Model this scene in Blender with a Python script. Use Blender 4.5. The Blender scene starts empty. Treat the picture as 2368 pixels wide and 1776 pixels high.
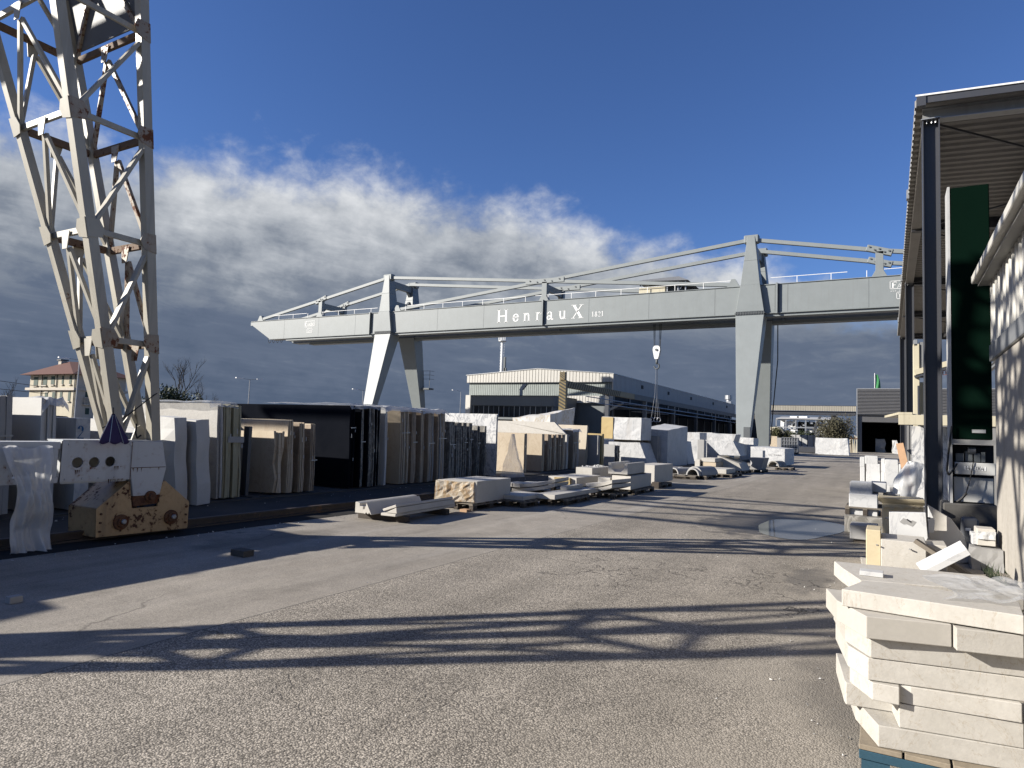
import bpy, math, random
from math import pi, sin, cos, radians as R
from mathutils import Vector, Matrix, noise

D = bpy.data
S = bpy.context.scene
COL = S.collection
V = Vector

# ---------------------------------------------------------------- camera
F, CX, CY, EYE = 1546.6, 1184.0, 888.0, 1.6          # focal length in photo pixels, picture centre, eye height
YAW, PITCH, ROLL = 0.51415, 0.07017, 0.03558
CM = Matrix.Rotation(YAW, 3, 'Z') @ Matrix.Rotation(pi/2 + PITCH, 3, 'X') @ Matrix.Rotation(ROLL, 3, 'Z')
cd = D.cameras.new('camera')
cd.sensor_fit = 'HORIZONTAL'; cd.sensor_width = 36.0
cd.lens = F/2368*36.0
cd.clip_start = 0.05; cd.clip_end = 4000
cam = D.objects.new('camera', cd)
cam.matrix_world = Matrix.Translation((0, 0, EYE)) @ CM.to_4x4()
COL.objects.link(cam); S.camera = cam

# ---------------------------------------------------------------- light
SUN_AZ, SUN_EL = R(53), R(23)                        # the light travels towards (sin az, cos az), downwards
EXPO = 1.1
travel = V((sin(SUN_AZ)*cos(SUN_EL), cos(SUN_AZ)*cos(SUN_EL), -sin(SUN_EL)))
sl = D.lights.new('sun', 'SUN'); sl.energy = 5.0; sl.angle = R(0.53); sl.color = (1.0, 0.945, 0.86)
so = D.objects.new('sun', sl); so.rotation_euler = travel.to_track_quat('-Z', 'Y').to_euler(); so.location = (-20, -15, 20)
COL.objects.link(so)

W = D.worlds.new('World'); S.world = W; W.use_nodes = True
def world():
    nt = W.node_tree; nt.nodes.clear(); n = nt.nodes.new; L = nt.links.new
    def math_(op, a, b=None, clamp=False):
        m = n('ShaderNodeMath'); m.operation = op; m.use_clamp = clamp
        for i, v in enumerate((a, b)):
            if v is None: continue
            if isinstance(v, (int, float)): m.inputs[i].default_value = v
            else: L(v, m.inputs[i])
        return m.outputs[0]
    def ramp(fac, stops, interp='EASE'):
        r = n('ShaderNodeValToRGB'); r.color_ramp.interpolation = interp
        e = r.color_ramp.elements
        while len(e) < len(stops): e.new(0.5)
        for k, (p, c) in enumerate(stops):
            e[k].position = p; e[k].color = (*c, 1) if not isinstance(c, (int, float)) else (c, c, c, 1)
        L(fac, r.inputs[0]); return r.outputs[0]
    out = n('ShaderNodeOutputWorld'); mix = n('ShaderNodeMixShader')
    bg = n('ShaderNodeBackground'); bc = n('ShaderNodeBackground')
    sky = n('ShaderNodeTexSky'); sky.sky_type = 'NISHITA'; sky.sun_disc = False
    sky.sun_elevation = SUN_EL; sky.sun_rotation = SUN_AZ + pi
    sky.air_density = 1.0; sky.dust_density = 0.25; sky.ozone_density = 2.2
    tn = n('ShaderNodeMix'); tn.data_type = 'RGBA'; tn.blend_type = 'MULTIPLY'; tn.inputs[0].default_value = 1.0; tn.inputs[7].default_value = (0.58, 0.775, 1.21, 1)
    L(sky.outputs[0], tn.inputs[6]); L(tn.outputs[2], bg.inputs[0]); bg.inputs[1].default_value = 0.05
    tc = n('ShaderNodeTexCoord'); sx = n('ShaderNodeSeparateXYZ'); L(tc.outputs['Generated'], sx.inputs[0])
    x, y, z = sx.outputs
    # flat cloud layer seen in perspective
    zz = math_('ADD', math_('MAXIMUM', z, 0.0), 0.10)
    cb = n('ShaderNodeCombineXYZ'); L(math_('DIVIDE', x, zz), cb.inputs[0]); L(math_('DIVIDE', y, zz), cb.inputs[1])
    mp = n('ShaderNodeMapping'); mp.inputs['Rotation'].default_value = (0, 0, R(-38)); mp.inputs['Scale'].default_value = (1.0, 0.62, 1)
    L(cb.outputs[0], mp.inputs[0])
    def nz(vec, scale, detail, rough, dist):
        t = n('ShaderNodeTexNoise'); t.inputs['Scale'].default_value = scale; t.inputs['Detail'].default_value = detail
        t.inputs['Roughness'].default_value = rough; t.inputs['Distortion'].default_value = dist
        L(vec, t.inputs['Vector']); return t.outputs[0]
    n1 = nz(mp.outputs[0], 1.5, 9, 0.60, 0.35)        # billows of the layer
    n2 = nz(mp.outputs[0], 4.2, 7, 0.62, 0.5)         # smaller puffs
    m3 = n('ShaderNodeMapping'); m3.inputs['Scale'].default_value = (1, 1, 1.35); L(tc.outputs['Generated'], m3.inputs[0])
    n3 = nz(m3.outputs[0], 5.2, 10, 0.55, 0.1)        # ragged upper edge
    n4 = nz(m3.outputs[0], 17.0, 9, 0.6, 0.15)
    # the bank stands to the left and falls away to the right
    az = R(-72)
    side = math_('ADD', math_('MULTIPLY', x, sin(az)), math_('MULTIPLY', y, cos(az)))
    top = math_('MINIMUM', math_('ADD', math_('MULTIPLY', side, 0.34), 0.085), 0.338)
    depth = math_('SUBTRACT', top, z)
    d1 = math_('ADD', depth, math_('MULTIPLY', math_('SUBTRACT', n3, 0.5), 0.15))
    d1 = math_('ADD', d1, math_('MULTIPLY', math_('SUBTRACT', n4, 0.5), 0.12))
    mask = ramp(math_('ADD', math_('MULTIPLY', d1, 5.0), 0.40), [(0.24, 0.0), (0.66, 1.0)])
    shade = math_('ADD', math_('MULTIPLY', depth, 2.7), 0.12)
    shade = math_('ADD', shade, math_('MULTIPLY', math_('SUBTRACT', 0.5, n3), 0.45))
    shade = math_('ADD', shade, math_('MULTIPLY', math_('SUBTRACT', 0.5, n4), 0.65))
    shade = math_('ADD', shade, math_('MULTIPLY', math_('SUBTRACT', 0.5, n2), 0.40))
    shade = math_('ADD', shade, math_('MULTIPLY', math_('SUBTRACT', 0.5, n1), 0.4))
    m5 = n('ShaderNodeMapping'); m5.inputs['Scale'].default_value = (1.3, 1.3, 8.0); L(tc.outputs['Generated'], m5.inputs[0])
    n5 = nz(m5.outputs[0], 3.2, 8, 0.58, 0.4)          # long level streaks
    shade = math_('ADD', shade, math_('MULTIPLY', math_('SUBTRACT', 0.5, n5), 0.25), True)
    low = ramp(z, [(0.0, 1.0), (0.11, 1.0), (0.25, 0.0)])   # the base of the bank is even and slate blue
    shade2 = math_('MAXIMUM', shade, math_('MULTIPLY', low, math_('ADD', 0.74, math_('ADD', math_('MULTIPLY', math_('SUBTRACT', 0.55, n2), 0.45), math_('MULTIPLY', math_('SUBTRACT', 0.5, n5), 0.5)))))
    k = 2**-EXPO
    col = ramp(shade2, [(0.0, (0.74*k, 0.76*k, 0.79*k)), (0.25, (0.47*k, 0.50*k, 0.545*k)), (0.5, (0.235*k, 0.27*k, 0.33*k)),
                        (0.72, (0.130*k, 0.166*k, 0.240*k)), (1.0, (0.092*k, 0.126*k, 0.195*k))], 'LINEAR')
    L(col, bc.inputs[0]); bc.inputs[1].default_value = 1.0
    L(mask, mix.inputs[0]); L(bg.outputs[0], mix.inputs[1]); L(bc.outputs[0], mix.inputs[2]); L(mix.outputs[0], out.inputs[0])
world()
S.view_settings.view_transform = 'Standard'; S.view_settings.look = 'None'
S.view_settings.exposure = EXPO; S.view_settings.gamma = 1.0; S.view_settings.use_curve_mapping = False
S.cycles.max_bounces = 6; S.cycles.diffuse_bounces = 3; S.cycles.transparent_max_bounces = 12

# ---------------------------------------------------------------- measuring: a picture point to a place in the yard
def ray(px, py): return CM @ V(((px-CX)/F, -(py-CY)/F, -1))
def G(px, py, z=0.0): d = ray(px, py); return V((0, 0, EYE)) + d*((z-EYE)/d.z)
def atY(px, py, y): d = ray(px, py); return V((0, 0, EYE)) + d*(y/d.y)
def atX(px, py, x): d = ray(px, py); return V((0, 0, EYE)) + d*(x/d.x)

# ---------------------------------------------------------------- materials
MATS = {}
class NT:
    def __init__(s, name):
        m = D.materials.new(name); m.use_nodes = True; s.m = m; s.t = m.node_tree; s.b = s.t.nodes['Principled BSDF']
        s.pos = s.t.nodes.new('ShaderNodeNewGeometry').outputs['Position']; s.out = s.t.nodes['Material Output']
    def n(s, k): return s.t.nodes.new('ShaderNode' + k)
    def l(s, a, b): s.t.links.new(a, b)
    def put(s, inp, v):
        if isinstance(v, (int, float)): inp.default_value = v
        elif isinstance(v, (tuple, list)): inp.default_value = (*v, 1) if len(inp.default_value) == 4 and len(v) == 3 else v
        else: s.l(v, inp)
    def math(s, op, a, b=0.0, clamp=False):
        m = s.n('Math'); m.operation = op; m.use_clamp = clamp; s.put(m.inputs[0], a); s.put(m.inputs[1], b); return m.outputs[0]
    def map(s, vec, sc=(1, 1, 1), rot=(0, 0, 0), loc=(0, 0, 0)):
        m = s.n('Mapping'); m.inputs['Scale'].default_value = sc; m.inputs['Rotation'].default_value = rot; m.inputs['Location'].default_value = loc
        s.l(vec, m.inputs[0]); return m.outputs[0]
    def noise(s, scale, detail=4, rough=0.55, dist=0.0, vec=None):
        t = s.n('TexNoise'); t.inputs['Scale'].default_value = scale; t.inputs['Detail'].default_value = detail
        t.inputs['Roughness'].default_value = rough; t.inputs['Distortion'].default_value = dist
        s.l(vec or s.pos, t.inputs['Vector']); return t.outputs[0]
    def voro(s, scale, feature='F1', out=0, vec=None, rnd=1.0):
        t = s.n('TexVoronoi'); t.feature = feature; t.inputs['Scale'].default_value = scale; t.inputs['Randomness'].default_value = rnd
        s.l(vec or s.pos, t.inputs['Vector']); return t.outputs[out]
    def ramp(s, f, stops, interp='LINEAR'):
        r = s.n('ValToRGB'); r.color_ramp.interpolation = interp; e = r.color_ramp.elements
        while len(e) < len(stops): e.new(0.5)
        for k, (p, c) in enumerate(stops):
            e[k].position = p; e[k].color = (*c, 1) if not isinstance(c, (int, float)) else (c, c, c, 1)
        s.l(f, r.inputs[0]); return r.outputs[0]
    def mix(s, f, a, b, mode='MIX'):
        m = s.n('Mix'); m.data_type = 'RGBA'; m.blend_type = mode; s.put(m.inputs[0], f); s.put(m.inputs[6], a); s.put(m.inputs[7], b); return m.outputs[2]
    def bump(s, h, strength=0.3, dist=0.01):
        b = s.n('Bump'); b.inputs['Strength'].default_value = strength; b.inputs['Distance'].default_value = dist
        s.l(h, b.inputs['Height']); s.l(b.outputs[0], s.b.inputs['Normal'])
    def fin(s, col=None, rough=None, metal=None, spec=None):
        if col is not None: s.put(s.b.inputs['Base Color'], col)
        if rough is not None: s.put(s.b.inputs['Roughness'], rough)
        if metal is not None: s.put(s.b.inputs['Metallic'], metal)
        if spec is not None: s.put(s.b.inputs['Specular IOR Level'], spec)
        return s.m
def c255(r, g, b): return tuple(((v/255+0.055)/1.055)**2.4 if v > 10 else v/3294.6 for v in (r, g, b))
def scl(c, k): return tuple(min(1, v*k) for v in c)

def mat(name, fn):
    if name not in MATS: MATS[name] = fn(name)
    return MATS[name]

def stone(name, c1, c2=None, scale=2.0, vein=None, vscale=1.4, vwid=0.06, rough=0.6, bump=0.15, stain=0.35, stainc=(0.30, 0.22, 0.13), grain=0.10, spec=0.35):
    a = NT(name); c2 = c2 or scl(c1, 0.8); KS = 0.68; c1, c2, stainc = scl(c1, KS), scl(c2, KS), scl(stainc, KS); vein = scl(vein, KS) if vein else None
    n1 = a.noise(scale, 6, 0.6, 0.6); n2 = a.noise(38, 4, 0.7); oi = a.n('ObjectInfo')
    col = a.mix(a.ramp(n1, [(0.3, 0.0), (0.72, 1.0)]), c1, c2)
    if vein:
        w = a.noise(vscale, 7, 0.62, 2.6, a.map(a.pos, (1, 0.7, 0.55), (0.3, 0.5, 0.4)))
        v = a.math('ABSOLUTE', a.math('SUBTRACT', w, 0.5))
        col = a.mix(a.math('MULTIPLY', a.ramp(v, [(0.0, 1.0), (vwid*0.35, 0.55), (vwid, 0.0)]), 0.85), col, vein)
    g = a.math('ADD', 1.0-grain, a.math('MULTIPLY', n2, grain*2))
    col = a.mix(1.0, col, g, 'MULTIPLY')
    tint = a.math('ADD', 0.93, a.math('MULTIPLY', oi.outputs['Random'], 0.12))
    col = a.mix(1.0, col, tint, 'MULTIPLY')
    st = a.noise(0.9, 5, 0.65, 0.8, a.map(a.pos, (1.3, 1.3, 0.5), (0, 0, 0), (7, 3, 1)))
    col = a.mix(a.math('MULTIPLY', a.ramp(st, [(0.58, 0.0), (0.8, 1.0)]), stain), col, stainc)
    a.bump(a.math('ADD', a.math('MULTIPLY', n1, 0.6), a.math('MULTIPLY', n2, 0.4)), bump, 0.01)
    return a.fin(col, rough, 0, spec)

def paint(name, base, rust=0.0, rustc=(0.085, 0.028, 0.010), dirt=0.3, rough=0.45, streak=0.3, metal=0.0, spec=0.4, dirtc=(0.10, 0.085, 0.065)):
    a = NT(name); base = scl(base, 0.72); dirtc = scl(dirtc, 0.72)
    n1 = a.noise(1.1, 5, 0.6); n2 = a.noise(16, 5, 0.65); st = a.noise(2.2, 4, 0.6, 0.0, a.map(a.pos, (3.2, 3.2, 0.16)))
    col = a.mix(a.math('MULTIPLY', a.ramp(n1, [(0.35, 0.0), (0.8, 1.0)]), dirt), base, scl(base, 0.62))
    col = a.mix(a.math('MULTIPLY', a.ramp(st, [(0.52, 0.0), (0.78, 1.0)]), streak), col, dirtc)
    r = rough
    if rust > 0:
        big = a.noise(2.6, 5, 0.62, 0.4)
        sp = a.math('ADD', a.math('MULTIPLY', n2, 0.55), a.math('MULTIPLY', big, 0.55))
        t = 0.775 - 0.16*rust
        m = a.ramp(sp, [(t, 0.0), (t+0.035, 1.0)])
        halo = a.math('MULTIPLY', a.ramp(sp, [(t-0.09, 0.0), (t, 1.0)]), 0.35)
        rc = a.mix(n2, scl(rustc, .6), scl(rustc, 1.5))
        col = a.mix(halo, col, (0.20, 0.115, 0.055)); col = a.mix(m, col, rc)
        r = a.math('ADD', rough, a.math('MULTIPLY', m, 0.4), True)
    a.bump(a.math('ADD', n2, n1), 0.08, 0.004)
    return a.fin(col, r, metal, spec)

def plain(name, base, rough=0.6, metal=0.0, var=0.25, scale=3.0, spec=0.4, bump=0.05):
    a = NT(name); base = scl(base, 0.75); n1 = a.noise(scale, 5, 0.6); n2 = a.noise(scale*9, 3, 0.6)
    f = a.math('ADD', 1-var, a.math('MULTIPLY', a.math('ADD', n1, n2), var))
    a.bump(n2, bump, 0.004)
    return a.fin(a.mix(1.0, base, f, 'MULTIPLY'), rough, metal, spec)

WHITE = c255(236, 235, 231)
mat('marble', lambda n: stone(n, (0.68, 0.675, 0.66), (0.55, 0.55, 0.545), 2.4, (0.40, 0.41, 0.42), 1.1, 0.03, stain=0.35, bump=0.3))
mat('marble_gold', lambda n: stone(n, (0.72, 0.71, 0.69), (0.60, 0.59, 0.57), 1.4, (0.48, 0.36, 0.18), 0.9, 0.03, stain=0.75, stainc=(0.55, 0.36, 0.13), bump=0.3))
mat('marble_cut', lambda n: stone(n, (0.65, 0.65, 0.64), (0.56, 0.56, 0.555), 1.6, (0.46, 0.46, 0.47), 0.9, 0.02, stain=0.25, bump=0.06, grain=0.05))
mat('mantel_stone', lambda n: stone(n, (0.66, 0.565, 0.38), (0.58, 0.485, 0.31), 2.5, None, stain=0.4, stainc=(0.42, 0.33, 0.19), bump=0.2))
mat('veined', lambda n: stone(n, (0.76, 0.75, 0.73), (0.66, 0.66, 0.65), 2.0, (0.24, 0.25, 0.28), 1.9, 0.05, rough=0.4, stain=0.15, bump=0.03))
mat('limestone', lambda n: stone(n, (0.62, 0.545, 0.43), (0.52, 0.45, 0.35), 1.5, None, stain=0.25, bump=0.06))
mat('cream_stone', lambda n: stone(n, (0.61, 0.58, 0.525), (0.525, 0.495, 0.44), 4.5, (0.42, 0.36, 0.28), 3.1, 0.007, stain=0.45, stainc=(0.47, 0.41, 0.32), bump=0.3, grain=0.16))
mat('cream_saw', lambda n: stone(n, (0.60, 0.565, 0.505), (0.52, 0.49, 0.435), 3.0, None, stain=0.25, stainc=(0.45, 0.36, 0.25), bump=0.08))
mat('beige_slab', lambda n: stone(n, (0.60, 0.50, 0.37), (0.52, 0.43, 0.31), 1.1, (0.44, 0.34, 0.24), 1.3, 0.02, stain=0.2, bump=0.05))
mat('yellow_slab', lambda n: stone(n, (0.56, 0.43, 0.20), (0.47, 0.34, 0.15), 1.6, None, stain=0.3, bump=0.06))
mat('olive_slab', lambda n: stone(n, (0.43, 0.40, 0.27), (0.36, 0.33, 0.22), 2.5, None, stain=0.3, bump=0.06))
mat('granite', lambda n: stone(n, (0.52, 0.50, 0.46), (0.42, 0.40, 0.37), 9.0, None, stain=0.15, bump=0.05, grain=0.35))
mat('black_slab', lambda n: stone(n, (0.0075, 0.0090, 0.0135), (0.0115, 0.0130, 0.0180), 2.0, None, rough=0.95, stain=0.1, stainc=(0.05, 0.05, 0.05), bump=0.02, spec=0.01))
mat('dark_slab', lambda n: stone(n, (0.15, 0.14, 0.122), (0.235, 0.22, 0.195), 2.0, (0.42, 0.40, 0.36), 2.2, 0.06, stain=0.2, bump=0.05))
mat('brown_slab', lambda n: stone(n, (0.40, 0.31, 0.225), (0.29, 0.22, 0.155), 1.6, (0.48, 0.39, 0.29), 1.5, 0.03, stain=0.25, bump=0.06))
mat('grey_slab', lambda n: stone(n, (0.40, 0.39, 0.375), (0.33, 0.325, 0.315), 1.8, None, stain=0.2, bump=0.06))
mat('white_slab', lambda n: stone(n, (0.66, 0.65, 0.62), (0.57, 0.56, 0.535), 1.6, None, stain=0.25, bump=0.08))
mat('rough_gold', lambda n: stone(n, (0.62, 0.47, 0.28), (0.30, 0.17, 0.08), 3.5, (0.72, 0.66, 0.55), 2.4, 0.09, stain=0.7, stainc=(0.16, 0.085, 0.035), bump=0.9, grain=0.3))
mat('old_paint', lambda n: paint(n, (0.42, 0.39, 0.32), 0.3, dirt=0.5, streak=0.4))
mat('old_paint_rusty', lambda n: paint(n, (0.36, 0.31, 0.24), 1.25, dirt=0.6, streak=0.5))
mat('beam_paint', lambda n: paint(n, (0.56, 0.575, 0.58), 0.55, dirt=0.35, streak=0.25))
mat('bogie_paint', lambda n: paint(n, (0.54, 0.36, 0.18), 1.05, dirt=0.5, streak=0.5, rustc=(0.05, 0.018, 0.008)))
mat('strut_rust', lambda n: paint(n, (0.15, 0.095, 0.06), 0.9, rough=0.8, streak=0.5, rustc=(0.04, 0.018, 0.010)))
mat('rust', lambda n: paint(n, (0.10, 0.040, 0.020), 1.2, rough=0.85, streak=0.5))
mat('crane_grey', lambda n: paint(n, (0.252, 0.276, 0.276), 0, dirt=0.30, streak=0.42, rough=0.5, dirtc=(0.215, 0.225, 0.215)))
mat('crane_dark', lambda n: plain(n, (0.10, 0.11, 0.115), 0.6))
mat('sign_white', lambda n: plain(n, (0.80, 0.80, 0.78), 0.5, var=0.05))
mat('galv', lambda n: paint(n, (0.42, 0.43, 0.44), 0, dirt=0.35, streak=0.25, rough=0.42, metal=0.55))
mat('dark_steel', lambda n: paint(n, (0.055, 0.058, 0.068), 0.0, dirt=0.4, streak=0.35, rough=0.42, spec=0.5))
mat('steel_light', lambda n: paint(n, (0.30, 0.295, 0.285), 0.0, dirt=0.4, streak=0.3, rough=0.5, metal=0.2))
mat('roof_under', lambda n: paint(n, (0.36, 0.34, 0.31), 0.0, dirt=0.4, streak=0.2, rough=0.6))
mat('rail_steel', lambda n: paint(n, (0.055, 0.042, 0.036), 0.5, rough=0.6))
mat('white_clad', lambda n: paint(n, (0.60, 0.58, 0.53), 0.0, dirt=0.25, streak=0.25, rough=0.5))
mat('green_clad', lambda n: paint(n, (0.30, 0.335, 0.318), 0.0, dirt=0.45, streak=0.45, rough=0.55, dirtc=(0.14, 0.16, 0.15)))
mat('grey_clad', lambda n: paint(n, (0.21, 0.215, 0.22), 0.0, dirt=0.3, streak=0.3, rough=0.55))
mat('side_clad', lambda n: paint(n, (0.42, 0.42, 0.41), 0.0, dirt=0.3, streak=0.35, rough=0.5))
mat('dark_clad', lambda n: paint(n, (0.23, 0.225, 0.225), 0.0, dirt=0.25, streak=0.2, rough=0.45, metal=0.3))
mat('annex_grey', lambda n: paint(n, (0.17, 0.185, 0.19), 0.0, dirt=0.3, streak=0.3, rough=0.6))
mat('dark_in', lambda n: plain(n, (0.018, 0.018, 0.020), 0.8))  # near black painted for unlit interiors, also on a few dark fittings
mat('bridge_clad', lambda n: paint(n, (0.40, 0.37, 0.305), 0.0, dirt=0.4, streak=0.4))
mat('machine_cream', lambda n: paint(n, (0.60, 0.545, 0.40), 0.12, dirt=0.4, streak=0.4))
mat('machine_white', lambda n: paint(n, (0.52, 0.52, 0.50), 0.10, dirt=0.4, streak=0.4))
mat('green_panel', lambda n: paint(n, (0.0022, 0.010, 0.006), 0, dirt=0.5, streak=0.15, rough=0.9, spec=0.02, dirtc=(0.006, 0.010, 0.007)))
mat('wood', lambda n: plain(n, (0.27, 0.225, 0.165), 0.8, var=0.5, scale=6))
mat('wood_grey', lambda n: plain(n, (0.17, 0.145, 0.115), 0.85, var=0.5, scale=6))
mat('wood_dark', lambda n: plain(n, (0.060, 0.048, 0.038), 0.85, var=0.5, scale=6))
mat('wood_orange', lambda n: plain(n, (0.44, 0.27, 0.155), 0.8, var=0.3, scale=6))
mat('blue_paint', lambda n: plain(n, (0.018, 0.062, 0.095), 0.7, var=0.4, scale=8))
mat('hazard_yellow', lambda n: paint(n, (0.21, 0.15, 0.05), 0.2, dirt=0.5, streak=0.4))
mat('hazard_black', lambda n: plain(n, (0.03, 0.028, 0.022), 0.7))
mat('house_wall', lambda n: paint(n, (0.52, 0.47, 0.355), 0, dirt=0.3, streak=0.3, rough=0.9))
mat('house_trim', lambda n: paint(n, (0.55, 0.50, 0.42), 0, dirt=0.3, streak=0.4, rough=0.9))
mat('tile_red', lambda n: plain(n, (0.115, 0.045, 0.032), 0.85, var=0.4, scale=2))
mat('shutter', lambda n: plain(n, (0.030, 0.060, 0.045), 0.7, var=0.3))
mat('glass_dark', lambda n: plain(n, (0.02, 0.022, 0.026), 0.12, var=0.1))
mat('bark', lambda n: plain(n, (0.060, 0.050, 0.042), 0.9, var=0.4, scale=8))
mat('leaf_dark', lambda n: plain(n, (0.035, 0.050, 0.022), 0.7, var=0.6, scale=5))
mat('leaf_olive', lambda n: plain(n, (0.075, 0.075, 0.026), 0.7, var=0.6, scale=5))
mat('leaf_brown', lambda n: plain(n, (0.085, 0.078, 0.045), 0.8, var=0.6, scale=3))
mat('rubber', lambda n: plain(n, (0.015, 0.015, 0.016), 0.7))
mat('chrome', lambda n: plain(n, (0.45, 0.45, 0.46), 0.35, 0.8))
mat('blue_mark', lambda n: plain(n, (0.02, 0.10, 0.24), 0.7))
mat('black_mark', lambda n: plain(n, (0.06, 0.06, 0.06), 0.7))
mat('purple_cloth', lambda n: plain(n, (0.030, 0.018, 0.085), 0.75, var=0.3, scale=5))
mat('yellow_paint', lambda n: plain(n, (0.62, 0.40, 0.06), 0.6))
mat('flag_green', lambda n: plain(n, (0.02, 0.16, 0.05), 0.7))
mat('red_paint', lambda n: plain(n, (0.30, 0.07, 0.04), 0.6))
mat('light_grey', lambda n: plain(n, (0.42, 0.42, 0.41), 0.7))
mat('bluegrey_panel', lambda n: plain(n, (0.11, 0.115, 0.125), 0.6, var=0.1))

def concrete(n):
    a = NT(n); n1 = a.noise(0.8, 6, 0.62); n2 = a.noise(14, 5, 0.7); n3 = a.voro(30)
    col = a.mix(n1, (0.36, 0.335, 0.295), (0.27, 0.25, 0.22)); col = a.mix(1.0, col, a.math('ADD', 0.72, a.math('MULTIPLY', n2, 0.55)), 'MULTIPLY')
    st = a.noise(1.4, 4, 0.6, 0.3, a.map(a.pos, (2.5, 2.5, 0.25)))
    col = a.mix(a.math('MULTIPLY', a.ramp(st, [(0.5, 0.0), (0.75, 1.0)]), 0.4), col, (0.16, 0.145, 0.12))
    pits = a.ramp(n3, [(0.06, 0.0), (0.14, 1.0)])
    a.bump(a.math('ADD', a.math('MULTIPLY', n2, 0.5), pits), 0.4, 0.006)
    return a.fin(col, 0.85, 0, 0.2)
mat('concrete', concrete)
mat('bed_dark', lambda n: stone(n, (0.040, 0.038, 0.036), (0.028, 0.027, 0.026), 6.0, None, stain=0.3, stainc=(0.02, 0.018, 0.016), bump=0.6, grain=0.5, rough=0.95, spec=0.1))
mat('asphalt_dark', lambda n: stone(n, (0.115, 0.108, 0.10), (0.075, 0.071, 0.066), 1.2, None, stain=0.5, stainc=(0.05, 0.045, 0.04), bump=0.4, grain=0.35, rough=0.95, spec=0.1))
mat('concrete_dark', lambda n: stone(n, (0.10, 0.095, 0.088), (0.07, 0.066, 0.06), 1.4, None, stain=0.3, bump=0.2, grain=0.25, rough=0.9))

def film(n, tint=(0.60, 0.61, 0.62), dens=0.42):
    a = NT(n); n1 = a.noise(3.2, 5, 0.6, 0.7); n2 = a.noise(9.0, 5, 0.6, 1.2)
    a.bump(a.math('ADD', n1, n2), 0.55, 0.03)
    a.fin(tint, 0.28, 0, 0.5)
    tr = a.n('BsdfTransparent'); tl = a.n('BsdfTranslucent'); m1 = a.n('MixShader'); m2 = a.n('MixShader')
    tl.inputs[0].default_value = (*tint, 1); m1.inputs[0].default_value = 0.35
    a.l(a.b.outputs[0], m1.inputs[1]); a.l(tl.outputs[0], m1.inputs[2])
    f = a.math('ADD', dens-0.2, a.math('MULTIPLY', n1, 0.4), True)
    a.l(f, m2.inputs[0]); a.l(tr.outputs[0], m2.inputs[1]); a.l(m1.outputs[0], m2.inputs[2]); a.l(m2.outputs[0], a.out.inputs[0])
    return a.m
mat('film', lambda n: film(n)); mat('film_thick', lambda n: film(n, (0.66, 0.66, 0.65), 0.78))
mat('film_thin', lambda n: film(n, (0.62, 0.63, 0.64), 0.36))

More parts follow.
